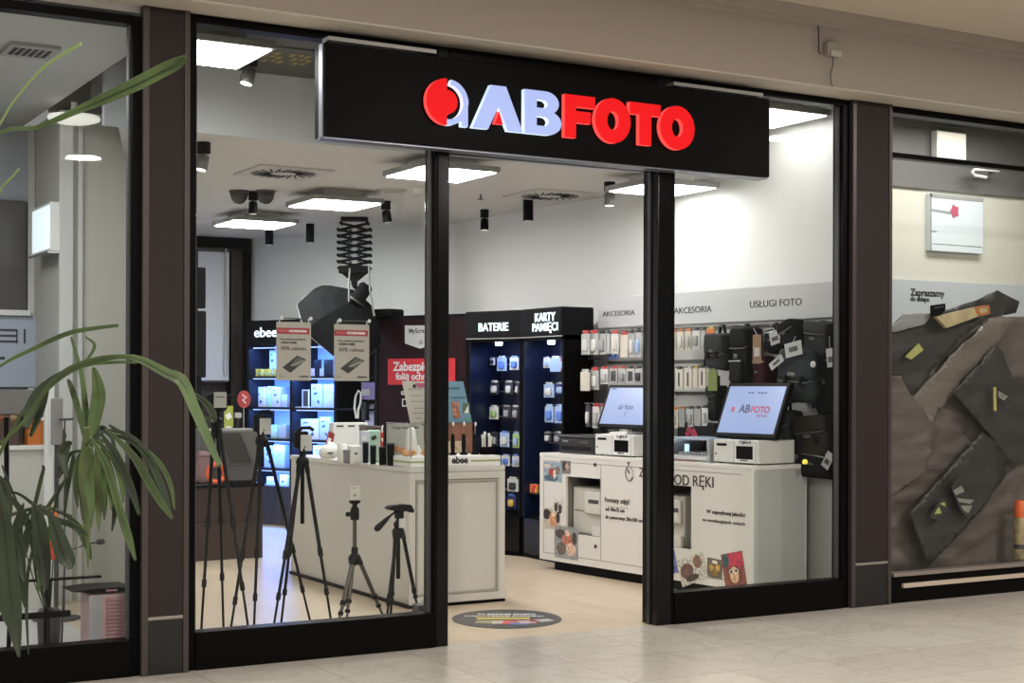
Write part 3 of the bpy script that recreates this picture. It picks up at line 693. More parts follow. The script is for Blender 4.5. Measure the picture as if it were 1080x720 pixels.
# ---------------- BATERIE and KARTY PAMIĘCI cabinets
LETB = mat('cabinet_letters', (.8, .95, 1), .4, emit=1.0, ecol=(.75, .95, 1.0))
INB = mat('cabinet_inside_navy', (.012, .018, .045), .5)
def cabinet(fr, L, dep, label, words, h=2.17, base=.355, hdr=1.925, xw=None):
    t = thing('battery_cabinet' if 'BAT' in words[0] else 'memory_card_cabinet', label, 'cabinet', fr.w(0, 0, 0), fr.a)
    MB().box(0, L, .02, dep, 0, base).build('base_cupboard', BLACK, t, bevel=.004)
    MB().box(.03, L-.03, .0, .02, .04, base-.01).build('cupboard_door', GLOSSB, t, bevel=.003)
    MB().box(0, .03, 0, dep, base, hdr).build('side_panel', BLACK, t)
    MB().box(L-.03, L, 0, dep, base, hdr).build('side_panel', BLACK, t)
    MB().box(.03, L-.03, dep-.02, dep, base, hdr).build('back_panel', INB, t)
    MB().box(0, L, 0, dep, hdr-.03, hdr).build('top_board', BLACK, t)
    MB().box(-.004, L+.004, -.03, dep, hdr+.004, h).build('header_box', MATB, t, bevel=.012)
    MB().box(-.002, L+.002, -.02, -.01, hdr-.006, hdr+.004).build('header_trim', STEEL, t)
    MB().box(.03, .034, .0, dep-.02, base, hdr-.03).build('inner_lining', mat('lining_blue_black', (.008, .014, .04), .3), t)
    for z in (.55, .78, 1.0, 1.22, 1.45, 1.70):
        MB().tube([(.04, dep-.05, z), (L-.04, dep-.05, z)], .006, 6).build('hook_rail', STEEL, t)
    MB().box(.19, .196, dep-.03, dep-.02, base, hdr-.03).build('back_strip', DKGREY, t)
    MB().lathe([(.03, -.03), (.035, 0)], 14, x=L*.42, y=.12, z=hdr-.032).build('inner_spotlight', mat('cabinet_spot', (.9, .9, 1), .4, emit=6, ecol=(.75, .85, 1)), t)
    l = D.lights.new('cabinet_light', 'AREA'); l.size = .25; l.energy = 2.6; l.color = (.38, .5, 1.0)
    o = D.objects.new('cabinet_light', l); C.objects.link(o); o.parent = t; o.location = (L*.5, .14, hdr-.05); o.rotation_euler = (.35, 0, 0)
    for wd, u0, u1, v0, v1 in words[1]:
        ftext(fr, t, wd, u0, u1, v0, v1, -.033, LETB, .012, .004)
    return t
cabinet(FB, .648, .45, 'black lit cabinet headed BATERIE with battery packs on hooks', ('BAT', [('BATERIE', 505, 536, 341, 349.2)]))
cabinet(FK, .68, .30, 'black lit cabinet headed KARTY PAMIĘCI beside the accessory wall', ('KARTY', [('KARTY', 564.4, 585.5, 330.6, 339.2), ('PAMIĘCI', 561.8, 588.2, 341.5, 349.5)]))
PK = {'white': mat('pk_white', (.62, .62, .60), .45), 'blue': mat('pk_blue', (.10, .20, .62), .4), 'lblue': mat('pk_light_blue', (.35, .48, .72), .4), 'dark': mat('pk_dark', (.03, .03, .04), .4),
      'green': mat('pk_green', (.35, .5, .2), .5), 'red': mat('pk_red', (.6, .05, .06), .5), 'orange': mat('pk_orange', (.75, .25, .07), .5), 'yellow': mat('pk_yellow', (.7, .5, .1), .5), 'grey': mat('pk_grey', (.33, .33, .33), .5), 'cream': mat('pk_cream', (.62, .58, .50), .5), 'navy': mat('pk_navy', (.02, .03, .14), .4), 'olive': mat('pk_olive', (.16, .20, .05), .5), 'clear': mat('pk_clear_grey', (.45, .45, .45), .25)}
def pack(fr, u0, u1, v0, v1, y, label, body, tabm, inner=None, hook=True, group=None, dep=.012, cat='hanging pack', stripes=0, yb=None, name='hanging_pack'):
    (xa, za), (xb, zb) = fr.hit(u0, v1, y), fr.hit(u1, v0, y)
    w = (xb-xa); h = zb-za
    t = thing(name, label, cat, fr.w((xa+xb)/2, y, za), fr.a, group)
    MB().box(-w/2, w/2, 0, dep, 0, h*.86).build('card', PK[body], t, bevel=.002)
    MB().box(-w*.32, w*.32, .002, dep-.003, h*.86, h).build('hang_tab', PK[tabm], t)
    if inner: MB().rbox((0, -.006, h*.38), (w*.62, .024, h*.5), .45, 12, 6).build('content', PK[inner], t)
    if stripes:
        b = MB()
        for k in range(stripes):
            x = -w*.35+w*.7*(k+.5)/stripes; b.box(x-.006, x+.006, -.004, 0, h*.12, h*.72)
        b.build('cables', PK['dark'], t)
    if yb is not None:
        MB().tube([(0, -.03, h-.01), (0, yb-y, h-.01)], .004, 6).build('hook', STEEL, t)
    return t
ordn = ['first', 'second', 'third', 'fourth', 'fifth', 'sixth', 'seventh', 'eighth', 'ninth', 'tenth']
rows_b = [
 ('top', [(516.5, 521.5, 376, 385, 'white', 'dark', 'dark'), (524, 534, 375, 391, 'lblue', 'white', 'blue'), (537.5, 547, 375, 390, 'white', 'lblue', 'blue')]),
 ('second', [(516.5, 526, 401, 416, 'dark', 'white', 'white'), (532, 541, 401, 416, 'dark', 'white', 'white'), (543.5, 547.5, 402, 416, 'dark', 'grey', 'white')]),
 ('third', [(516, 525.5, 427, 442, 'white', 'white', 'green'), (530, 538.5, 427, 441, 'dark', 'grey', 'grey'), (539.5, 547.5, 427, 442, 'dark', 'white', 'grey')]),
 ('fourth', [(518, 525, 455, 470, 'dark', 'dark', 'grey'), (527, 537, 454, 471, 'lblue', 'blue', 'white'), (540.5, 547.5, 455, 472, 'green', 'lblue', 'lblue')]),
 ('fifth', [(521, 528, 480, 489, 'lblue', 'white', 'blue'), (529, 537.5, 479, 491, 'white', 'lblue', 'blue'), (540, 547, 479, 492, 'white', 'blue', 'lblue')]),
 ('lowest', [(535, 546.5, 503, 518, 'white', 'white', 'dark'), (534.5, 544, 521, 536, 'navy', 'blue', 'yellow')]),
]
cn = {'white': 'white', 'lblue': 'pale blue', 'dark': 'black', 'green': 'green', 'navy': 'navy blue', 'blue': 'blue', 'grey': 'grey', 'red': 'red', 'yellow': 'yellow', 'cream': 'cream', 'orange': 'orange', 'olive': 'olive', 'clear': 'clear'}
for rn, items in rows_b:
    for k, (u0, u1, v0, v1, b, tb_, inn) in enumerate(items):
        pack(FB, u0, u1, v0, v1, .24, '%s battery pack with %s content, %s on the %s BATERIE row' % (cn[b], cn[inn], ordn[k], rn), b, tb_, inn, group='battery packs in the BATERIE cabinet', yb=.40, cat='battery pack')
rows_k = [
 ('top', [(573, 579.5, 376, 388, 'white', 'white', 'lblue'), (580, 591, 375, 392, 'lblue', 'white', None), (591.5, 596, 375, 391, 'red', 'white', 'lblue')]),
 ('second', [(573.5, 584, 403, 419, 'lblue', 'white', 'white'), (586, 595.5, 403, 416, 'navy', 'white', 'lblue')]),
 ('third', [(574.5, 583.5, 426, 445, 'lblue', 'lblue', 'blue'), (585, 595, 426, 446, 'lblue', 'lblue', 'blue')]),
 ('fourth', [(574, 581, 455, 466, 'dark', 'grey', 'white'), (584, 592, 455, 467, 'dark', 'white', 'grey')]),
]
for rn, items in rows_k:
    for k, (u0, u1, v0, v1, b, tb_, inn) in enumerate(items):
        pack(FK, u0, u1, v0, v1, .12, '%s memory card pack, %s on the %s KARTY PAMIĘCI row' % (cn[b], ordn[k], rn), b, tb_, inn, group='memory card packs under KARTY PAMIĘCI', yb=.25, cat='memory card pack')
for k, (u0, u1, v0, v1, b) in enumerate(((558.5, 566.5, 511, 514.8, 'orange'), (557, 566, 515.2, 519, 'yellow'))):
    (xa, za), (xb, zb) = FK.hit(u0, v1, .06), FK.hit(u1, v0, .06)
    t = thing('film_box', ('orange film box lying on a yellow one beside the kiosk', 'yellow film box lying under the orange one beside the kiosk')[k], 'box', FK.w((xa+xb)/2, .06, za), FK.a)
    MB().box(-(xb-xa)/2, (xb-xa)/2, 0, .05, 0, zb-za).build('box', PK[b], t, bevel=.002)
    plaque('print_band', t, rect(-(xb-xa)*.1, (xb-xa)*.3, .002, zb-za-.002), 0, PK['red'])
(xq, zq) = FK.hit(562, 519.2, .1)
MB().box(.03, .65, .03, .28, zq-.012, zq-.001).build('inner_shelf', BLACK, D.objects['memory_card_cabinet'])

# ---------------- slat wall with signs AKCESORIA
LW = 2.78
slat = thing('slat_wall', 'long grey accessory slat wall with hook rails headed AKCESORIA and USŁUGI FOTO', 'slat wall', FL.w(0, 0, 0), FL.a)
x0s, x1s = .16, LW
MB().box(x0s, x1s, 0, .03, .12, 1.985).build('slat_panel', mat('slat_grey_white', (.52, .52, .50), .5), slat)
MB().box(x0s-.1, x1s, -.03, .03, 1.992, 2.245).build('header_board', mat('header_pale_grey', (.56, .57, .58), .45), slat, bevel=.003)
rails = [1.955, 1.70, 1.45, 1.2, .95, .7, .45]
for z in rails[:4]:
    MB().box(x0s, x1s, -.012, 0, z-.012, z+.012).build('rail', mat('rail_dark', (.10, .10, .10), .35, .6), slat, bevel=.002)
ftext(FL, slat, 'AKCESORIA', 635.5, 669.5, 328.7, 333.9, -.031)
ftext(FL, slat, 'AKCESORIA', 711, 750.5, 324.5, 330.8, -.031)
ftext(FL, slat, 'USŁUGI FOTO', 791, 845.5, 317.5, 324.6, -.031)
def wallpacks(rowname, side, lst, y=-.22):
    for k, a in enumerate(lst):
        u0, u1, v0, v1, b, tb_ = a[:6]; inn = a[6] if len(a) > 6 else None; st = a[7] if len(a) > 7 else 0
        yy = a[8] if len(a) > 8 else y
        pack(FL, u0, u1, v0, v1, yy, '%s accessory pack with %s tab, %s on the %s row %s' % (cn[b], cn[tb_], ordn[k], rowname, side), b, tb_, inn, group='accessory packs '+side, stripes=st, yb=0, cat='accessory pack')
wl = 'beside the KARTY cabinet'
wallpacks('top', wl, [(613, 621.5, 348, 374, 'clear', 'red', 'white', 0, -.27), (621.5, 630.5, 347.5, 374, 'clear', 'red', 'white', 0, -.24), (630.5, 639, 348, 374, 'clear', 'dark', 'grey'), (639.5, 643, 348, 373, 'clear', 'dark'), (644, 652, 348, 373, 'white', 'red', 'cream'), (654, 662, 349, 377, 'cream', 'red'), (663.5, 669, 347, 377, 'clear', 'dark', 'white'), (669.5, 676, 346, 377, 'clear', 'dark', 'lblue')])
wallpacks('middle', wl, [(612, 621.5, 389, 412, 'cream', 'white', None, 0, -.28), (623, 631, 387, 411, 'clear', 'red', 'white', 0, -.24), (633, 641, 386, 405, 'white', 'red', 'clear'), (643, 651, 386, 404, 'clear', 'red', None, 3), (652.5, 659.5, 386, 404, 'clear', 'red', 'grey', 0), (661, 668.5, 386, 404, 'white', 'dark', None, 3), (669.5, 677, 386, 404, 'clear', 'dark', 'dark')])
wallpacks('lowest', wl, [(617.5, 622.5, 424, 450, 'dark', 'dark', 'white', 0, -.26), (624.5, 632, 425, 451, 'white', 'red', 'clear', 0, -.24), (633, 640, 425, 450, 'clear', 'red')])
wr = 'right of the door post'
wallpacks('top', wr, [(706, 713, 347, 369, 'cream', 'orange', 'grey'), (714, 721, 346.5, 369, 'cream', 'orange', 'white'), (722, 729, 346, 368.5, 'cream', 'orange', 'clear'), (730, 738, 345, 368, 'white', 'dark', 'grey'), (739, 744, 345, 367, 'clear', 'dark'), (745, 753, 344, 362, 'orange', 'yellow')])
wallpacks('middle', wr, [(706, 711, 386, 410, 'cream', 'white', 'white'), (712, 720, 386, 410, 'cream', 'dark', None, 1), (721.5, 729.5, 385.5, 410, 'cream', 'white', None, 1), (731, 735.5, 385, 409, 'cream', 'yellow'), (736.5, 744, 384.5, 409, 'cream', 'dark', None, 1), (746.5, 756, 388, 412, 'olive', 'olive')])
wallpacks('lowest', wr, [(706, 715, 429, 451, 'cream', 'orange', 'clear'), (716, 722, 428, 450, 'grey', 'orange'), (725, 731, 428, 450, 'clear', 'dark', 'grey'), (732, 739, 428, 449, 'grey', 'dark'), (740, 746, 427, 449, 'white', 'dark', 'clear')])
t = thing('cable_tangle', 'dark coiled cables hanging from the rail between top and middle packs', 'cable', FL.w(0, -.1, 0), FL.a)
q = MB()
for u in (622, 626, 630):
    x, z = FL.hit(u, 376, -.1); q.tube([(x+.03*math.cos(i), .01*i/8, z+.022*math.sin(i)) for i in [j*.5 for j in range(14)]], .005, 6)
q.build('coils', DKGREY, t)
t = thing('blue_clip_pair', 'pair of round blue clips below the white oval pack', 'clip', FL.w(0, -.14, 0), FL.a)
for u in (644, 650):
    x, z = FL.hit(u, 376.5, -.14); MB().tube([(x+.022*math.cos(i), 0, z+.018*math.sin(i)) for i in [j*.45 for j in range(15)]], .008, 6).build('ring', PK['blue'], t)
for u in (671, 676):
    pass

# ---------------- bags
BG = [mat('bag_black', (.007, .007, .008), .8, spec=.2, bump=.4, bscale=180), mat('bag_charcoal', (.022, .023, .025), .7, spec=.3, bump=.4, bscale=180), mat('bag_teal_grey', (.018, .026, .028), .7, spec=.3, bump=.4, bscale=160), mat('bag_maroon', (.035, .006, .009), .8, spec=.2, bump=.3, bscale=160),
      mat('bag_olive_grey', (.020, .023, .020), .8, spec=.2, bump=.4, bscale=160), mat('bag_brown', (.022, .014, .009), .7, spec=.3, bump=.3, bscale=120)]
TAGW = mat('swing_tag_white', (.42, .42, .43), .5); TAGB = mat('swing_tag_kraft', (.22, .13, .07), .6)
def bag(label, u0, u1, v0, v1, m, dep=.2, yb=0.0, flap=.45, handle=True, pocket=False, strap=False, tags=(), e=.3, cat='bag', name='camera_bag', seed=1, flapm=None, buckle=False, rail=None, lean=None):
    xa, z1 = FL.hit(u0, v0, -yb-dep); _, z0 = FL.hit(u0, v1, -yb-dep)
    xb, _ = FL.hit(u1, v0, -yb-dep*.35)
    w = xb-xa; h = z1-z0; xm = (xa+xb)/2
    yc = -yb-dep/2
    t = thing(name, label, cat, FL.w(xm, yc, z0), FL.a)
    mm = BG[m]
    if lean: t.rotation_euler = (0, lean, FL.a)
    elif not rail: t.rotation_euler = (0, .10*math.sin(seed*2.3), FL.a)
    MB().rbox((0, 0, h/2), (w, dep, h), e+.08, 30, 16, wob=.11, seed=seed).build('body', mm, t)
    if flap:
        MB().rbox((0, -.012, h*(1-flap/2)+.004), (w*1.02, dep*1.0, h*flap), e*.9, 30, 12, wob=.04, seed=seed+3).build('flap', BG[flapm] if flapm is not None else mm, t)
    if flap:
        MB().tube([(-w*.47, -dep*.42, h*(1-flap)+.02), (-w*.40, -dep*.56, h*(1-flap)), (w*.40, -dep*.56, h*(1-flap)), (w*.47, -dep*.42, h*(1-flap)+.02)], .006, 6).build('piping', mat('piping_grey', (.07, .07, .07), .5), t)
    else:
        MB().tube([(-w*.42, -dep*.40, h*.80), (-w*.30, -dep*.50, h*.84), (w*.30, -dep*.50, h*.84), (w*.42, -dep*.40, h*.80)], .005, 6).build('zip', STEEL, t)
    MB().rbox((-w*.05, -dep*.55, h*.52), (w*.22, .012, h*.08), .4, 12, 6).build('logo_patch', mat('patch_grey', (.10, .10, .10), .5), t)
    MB().tube([(-w*.5, 0, h*.82), (-w*.56, -dep*.3, h*.5), (-w*.5, -dep*.45, h*.12)], .010, 6).build('side_strap', BG[0], t)
    if pocket:
        MB().rbox((0, -dep/2, h*.27), (w*.72, .06, h*.42), .3, 20, 10, wob=.03, seed=seed).build('front_pocket', mm, t)
        MB().tube([(-w*.34, -dep/2-.03, h*.44), (w*.34, -dep/2-.03, h*.44)], .005, 6).build('zip', STEEL, t)
    if handle:
        hh = (rail-z0 if rail else h+.07)
        MB().tube([(-w*.16, 0, h*.97), (-w*.12, 0, h+(hh-h)*.6), (-.02, 0, hh), (.02, 0, hh), (w*.12, 0, h+(hh-h)*.6), (w*.16, 0, h*.97)], .011, 8).build('handle', BG[0], t)
        if rail: MB().tube([(0, -.06, hh-.005), (0, -yc, hh-.005)], .005, 6).build('hook', STEEL, t)
    if strap:
        MB().tube([(w*.48, 0, h*.85), (w*.62, -.02, h*.5), (w*.6, -.03, h*.1), (w*.5, -.03, -h*.25), (w*.35, -.04, -h*.05), (w*.3, -.05, h*.2)], .013, 8).build('strap', BG[0], t)
    if buckle:
        for sx in (-.2, .25): MB().box(w*sx-.014, w*sx+.014, -dep/2-.03, -dep/2-.01, h*.3, h*.5).build('buckle_strap', BG[0], t, bevel=.003)
    for (tu0, tu1, tv0, tv1, ang, kraft, sd) in tags:
        cx_, cz_ = FL.hit((tu0+tu1)/2, (tv0+tv1)/2, -yb-dep-.03); x2, z2 = FL.hit(tu1, tv0, -yb-dep-.03); x1_, z1_ = FL.hit(tu0, tv1, -yb-dep-.03)
        tw, th = abs(x2-x1_), abs(z2-z1_); c2, s2 = abs(math.cos(ang)), abs(math.sin(ang))
        pw, ph = sd
        px, pz = cx_-xm, cz_-z0
        tg = MB().prism(rotrect(px, pz, pw, ph, ang), -dep/2-.032, -dep/2-.028).build('swing_tag', TAGB if kraft else TAGW, t)
        cc, ss = math.cos(ang), math.sin(ang)
        MB().prism(rotrect(px+.1*ph*ss, pz-.1*ph*cc, pw*.6, ph*.3, ang), -dep/2-.034, -dep/2-.032).build('tag_print', DKGREY if not kraft else TAGW, tg)
        MB().tube([(px-ph*.48*ss, -dep/2-.03, pz+ph*.48*cc), (px*.8, -dep/2-.02, min(h*.98, pz+ph*.5+.08))], .003, 5).build('tag_string', TAGW, tg)
    return t
RZ = 1.96
bag('brown camera bag at the bottom right corner behind the glass', 838, 882, 474, 503, 0, .16, .0, 0, False, seed=9, tags=[(863, 880, 468, 497, -.45, False, (.07, .12))])
bag('dark brown leather look bag with straps, low beside the white kiosk end', 838, 884, 438, 482, 5, .17, .0, .4, False, strap=False, buckle=True, seed=2)
bag('grey green bag behind the lower right corner of the right monitor', 812, 842, 433, 478, 4, .2, .0, .35, True, seed=4, pocket=True)
bag('narrow black sling bag with dangling straps right of the teal messenger bag', 857, 883, 368, 440, 0, .1, .0, 0, False, strap=False, e=.5, seed=6)
bag('large teal grey messenger bag with rounded flap behind right monitor', 818, 868, 368, 424, 2, .2, .02, .62, False, buckle=True, seed=3, e=.35)
bag('maroon pouch squeezed between black backpack and teal messenger bag', 793, 818, 376, 410, 3, .16, .0, 0, False, seed=5)
bag('small olive grey box bag left of the right monitor', 745, 765, 407, 443, 4, .16, .02, .3, True, seed=8)
bag('tall black backpack with kraft paper tag behind right monitor', 769, 800, 346, 408, 0, .2, .0, .35, True, rail=RZ, seed=1, pocket=True, tags=[(793, 804, 354, 382, 0, True, (.085, .21))])
bag('charcoal flap messenger bag hanging leftmost on the top rail', 742, 775, 352, 390, 1, .2, .04, .6, True, rail=RZ, seed=7, buckle=True)
bag('black pouch with printed front card, hanging right of the backpack', 806, 832, 346, 372, 0, .14, .02, 0, True, rail=RZ, seed=11, lean=-.15, tags=[(812, 826, 350, 364, .1, False, (.10, .10))])
bag('slanting black zip bag under the USŁUGI FOTO lettering', 824, 852, 338, 364, 0, .18, .04, .4, True, rail=RZ, seed=12, lean=-.38)
bag('boxy black shoulder bag hanging highest at the right window edge', 844, 881, 340, 376, 1, .17, .0, .35, True, rail=RZ, seed=13, lean=.12, tags=[(868, 884, 361, 386, .25, False, (.07, .13))])
def loose_tag(label, u, v, w, h, ang, y=-.27):
    x, z = FL.hit(u, v, y); t = thing('swing_tag', label, 'tag', FL.w(x, y, z), FL.a)
    MB().prism(rotrect(0, 0, w, h, ang), -.003, 0).build('card', TAGW, t)
    MB().prism(rotrect(0, 0, w*.5, h*.35, ang), -.005, -.003).build('print', DKGREY, t)
    MB().tube([(h*.45*-math.sin(ang), 0, h*.45*math.cos(ang)), (h*-.3, .05, h*.9)], .003, 5).build('string', TAGW, t)
loose_tag('wide grey swing tag hanging above the teal messenger bag', 837, 368, .16, .10, .18)
loose_tag('white striped swing tag pointing down left over teal bag', 819, 382, .14, .055, .55)
t = thing('round_badge', 'round silver badge on the teal messenger bag', 'badge', (0, 0, 0)); q = FL.hit(858, 384, -.25)
D.objects.remove(t)
x, z = FL.hit(858, 384, -.28); t = thing('round_badge', 'round silver badge hanging over the teal messenger bag', 'badge', FL.w(x, -.28, z), FL.a)
MB().lathe([(.022, 0), (.022, .008)], 18, M=Matrix.Rotation(PI/2, 4, 'X')).build('disc', mat('badge_silver', (.7, .7, .7), .3, .5), t)
MB().lathe([(.014, .008), (.014, .010)], 18, M=Matrix.Rotation(PI/2, 4, 'X')).build('centre', STEEL, t)

# ---------------- photo kiosk counter
KL, KD, KZ0, KZ1 = 2.442, .55, .078, .952
kio = thing('photo_kiosk', 'long white photo kiosk counter lettered ZDJĘCIA OD RĘKI', 'counter', FQ.w(0, 0, 0), FQ.a)
n1a, nz1 = FQ.hit(597, 502); n1b, nz0 = FQ.hit(633, 561)
n2b, m1 = FQ.hit(729, 513); _, m0 = FQ.hit(729, 573); n2a = n2b-(n1b-n1a)
nt_, nb_ = .79, .39
nt_ = nz1; nb_ = FQ.hit(597, 562)[1]
b = MB()
for xa, xb, za, zb in ((0, n1a, KZ0, KZ1), (n1a, n1b, KZ0, nb_), (n1a, n1b, nt_, KZ1), (n1b, n2a, KZ0, KZ1), (n2a, n2b, KZ0, nb_), (n2a, n2b, nt_, KZ1), (n2b, KL, KZ0, KZ1)):
    b.box(xa, xb, 0, .02, za, zb-.03 if zb == KZ1 else zb)
b.build('front_panel', WHITE, kio)
MB().box(0, .02, .02, KD, KZ0, KZ1-.03).build('side_panel', WHITE, kio)
MB().box(KL-.02, KL, .02, KD, KZ0, KZ1-.03).build('side_panel', mat('end_grey_laminate', (.46, .46, .45), .3), kio)
MB().box(0, KL, -.004, KD+.0, KZ1-.03, KZ1).build('worktop', WHITE, kio, bevel=.003)
MB().box(0, KL, KD-.02, KD, KZ0, KZ1-.03).box(.02, KL-.02, .02, KD-.02, KZ0, KZ0+.02).build('back_panel', WHITE, kio)
MB().box(.14, KL-.12, .05, KD-.03, 0, KZ0).build('plinth', MATB, kio)
NIN = mat('niche_grey', (.20, .19, .17), .6)
for xa, xb in ((n1a, n1b), (n2a, n2b)):
    MB().box(xa-.02, xa, .02, .44, nb_-.02, nt_+.02).box(xb, xb+.02, .02, .44, nb_-.02, nt_+.02).box(xa, xb, .02, .44, nb_-.02, nb_).box(xa, xb, .02, .44, nt_, nt_+.02).box(xa, xb, .42, .44, nb_, nt_).build('niche', NIN, kio)
GR = mat('groove_grey', (.28, .27, .26), .6)
g_ = MB()
sx = n1b+.004
g_.box(sx, sx+.006, -.0015, 0, KZ0+.06, KZ1-.07)
for z in (KZ0+.055, KZ1-.068): g_.box(.05, KL-.10, -.0015, 0, z, z+.006)
g_.box(.05, .056, -.0015, 0, KZ0+.06, KZ1-.07)
g_.build('door_seam', GR, kio)
for u, v in ((628, 490), (628.5, 576)):
    x, z = FQ.hit(u, v); MB().lathe([(.014, 0), (.016, .004), (.012, .012)], 14, M=Matrix.Translation((x, 0, z)) @ Matrix.Rotation(PI/2, 4, 'X')).build('door_knob', DKGREY, kio)
def ktext(s, u0, u1, v0, v1, m=KPRINT, bold=0.0): ftext(FQ, kio, s, u0, u1, v0, v1, -.002, m, bold)
DBR = mat('print_brown_black', (.05, .03, .03), .5)
(a0_, b0_) = FQ.hit(674, 512)
(a1_, b1_) = FQ.hit(706, 513)
ktext('ZDJĘCIA', 674, 706, 493, 502.5, DBR, .006)
ktext('OD RĘKI', 711, 752.5, 500, 510.7, DBR, .006)
ktext('Formaty zdjęć', 638, 664.5, 524, 529)
ktext('od 10x15 cm', 638.5, 658.5, 534.4, 538.2, bold=.012)
ktext('do panoramy 20x100 cm', 638.5, 678, 542.6, 546.4, bold=.008)
ktext('W najwyższej jakości', 745, 785.5, 537, 540.8, bold=.012)
ktext('w rewelacyjnych cenach', 741, 785.5, 545.8, 549.3)
MB().box(FQ.hit(640, 533)[0], FQ.hit(663, 533)[0], -.002, 0, FQ.hit(650, 535)[1], FQ.hit(650, 534.5)[1]).build('underline', GR, kio)
(sxc, szc) = FQ.hit(664, 499)
sw = MB().tube([(sxc+.045*math.cos(a), -.002, szc+.058*math.sin(a)) for a in [R(110+220*i/16) for i in range(17)]], .004, 6)
for i in range(7):
    a = R(-70+140*i/6); sw.tube([(sxc+.03*math.cos(a), -.002, szc+.04*math.sin(a)), (sxc+.048*math.cos(a), -.002, szc+.058*math.sin(a))], .0025, 5)
sw.tube([(sxc, -.002, szc), (sxc-.02, -.002, szc+.03)], .005, 6).tube([(sxc-.01, -.002, szc+.06), (sxc-.01, -.002, szc+.08)], .005, 6).tube([(sxc-.03, -.002, szc+.08), (sxc+.01, -.002, szc+.085)], .004, 6)
sw.build('stopwatch_print', DBR, kio)
def kphoto(u0, u1, v0, v1, ang, cols, blobs):
    (a, b), (c, d) = FQ.hit(u0, v1), FQ.hit(u1, v0)
    photo_print(kio, (a+c)/2, (b+d)/2, c-a, d-b, ang, -.001-.0008*random.random(), cols, blobs)
kphoto(574, 593, 488, 507, 0, ['#8ea3ad', '#a84038', '#4c5c70', '#d9c6b4', '#7a6a60'], [(-.1, -.3, .8, .35, 2), (0, 0, .5, .4, 1), (.25, .1, .3, .4, 4), (-.3, .3, .4, .2, 3), (.1, -.1, .15, .5, 3)])
kphoto(591.5, 602, 486, 499, 0, ['#77716c', '#2e2a2a', '#b09484'], [(-.1, .1, .5, .7, 1), (.15, .05, .35, .5, 2)])
kphoto(583.5, 594.5, 525, 541, 0, ['#d8d4cc', '#3a3433', '#a78a78'], [(-.2, -.1, .35, .6, 1), (.2, -.2, .35, .6, 1), (0, .1, .2, .3, 2)])
kphoto(573.5, 591, 537, 556.5, 0, ['#b8b0a4', '#262523', '#c08c66', '#e3c9ae'], [(-.3, .2, .5, .5, 1), (.1, .0, .5, .8, 2), (.12, .25, .25, .3, 3), (.38, .1, .2, .6, 1)])
kphoto(585, 610, 556.5, 587, 0, ['#8f9494', '#4a423e', '#b5705c', '#d6b6a2', '#6c6058'], [(-.25, .25, .45, .3, 1), (.05, .1, .45, .35, 2), (.2, -.2, .4, .4, 3), (-.2, -.2, .4, .4, 4), (.05, .3, .2, .2, 3), (.35, .15, .2, .4, 1)])
kphoto(716, 745, 588, 612, .35, ['#c9c4bd', '#6d5148', '#8a6a55', '#4a3a34'], [(-.2, .0, .5, .6, 1), (.25, .2, .3, .5, 2), (-.05, -.3, .5, .25, 3)])
kphoto(746, 762, 590, 608, -.05, ['#6b6250', '#c29a4a', '#8c7336', '#d8d2c4'], [(-.2, 0, .3, .35, 1), (.2, .05, .3, .4, 1), (0, -.25, .4, .3, 2), (0, .32, .4, .2, 3)])
kphoto(763, 786, 584, 620, .22, ['#8c5048', '#c23a52', '#7a4a34', '#e0b496', '#2c5a5c', '#f0ece4', '#26222a'], [(.1, .3, 1.1, .5, 1), (-.3, .32, .3, .4, 4), (0, -.12, .7, .55, 2), (.0, -.1, .42, .45, 3), (-.12, .0, .2, .12, 5), (.12, .0, .2, .12, 5), (-.12, 0, .12, .07, 6), (.12, 0, .12, .07, 6)])
kphoto(703, 714, 582, 604, .3, ['#6a74b0', '#8a92c8', '#4a5494'], [(0, .1, .6, .5, 1), (.1, -.3, .4, .3, 2)])
# printers in the niches
def niche_printer(label, xa, xb, fl):
    w = (xb-xa); t = thing('photo_printer', label, 'printer', FQ.w(xa+w*.5, .22, nb_+.001), FQ.a)
    h = (nt_-nb_)*.82
    MB().prismz([(-w*.47, -.16), (w*.1, -.16), (w*.46, -.16), (w*.46, .18), (-w*.47, .18)], 0, h).build('body', mat('printer_ivory', (.55, .53, .48), .4), t, bevel=.015)
    M = Matrix.Identity(4)
    MB().box(-w*.05, w*.4, -.19, -.16, h*.45, h*.92).build('control_face', mat('printer_ivory2', (.62, .60, .56), .35), t, bevel=.012)
    MB().box(w*.08, w*.36, -.195, -.188, h*.68, h*.76).build('display', DKGREY, t, bevel=.002)
    MB().box(-w*.4, w*.05, -.165, -.16, h*.5, h*.505).build('seam', DKGREY, t)
    MB().box(w*.2, w*.46, -.2, -.16, .0, h*.22).build('paper_tray', mat('printer_ivory2', (.62, .60, .56), .35), t, bevel=.006)
niche_printer('ivory photo printer inside the far kiosk niche', n1a, n1b, 0)
niche_printer('ivory photo printer inside the near kiosk niche behind the door post', n2a-.05, n2b-.12, 0)
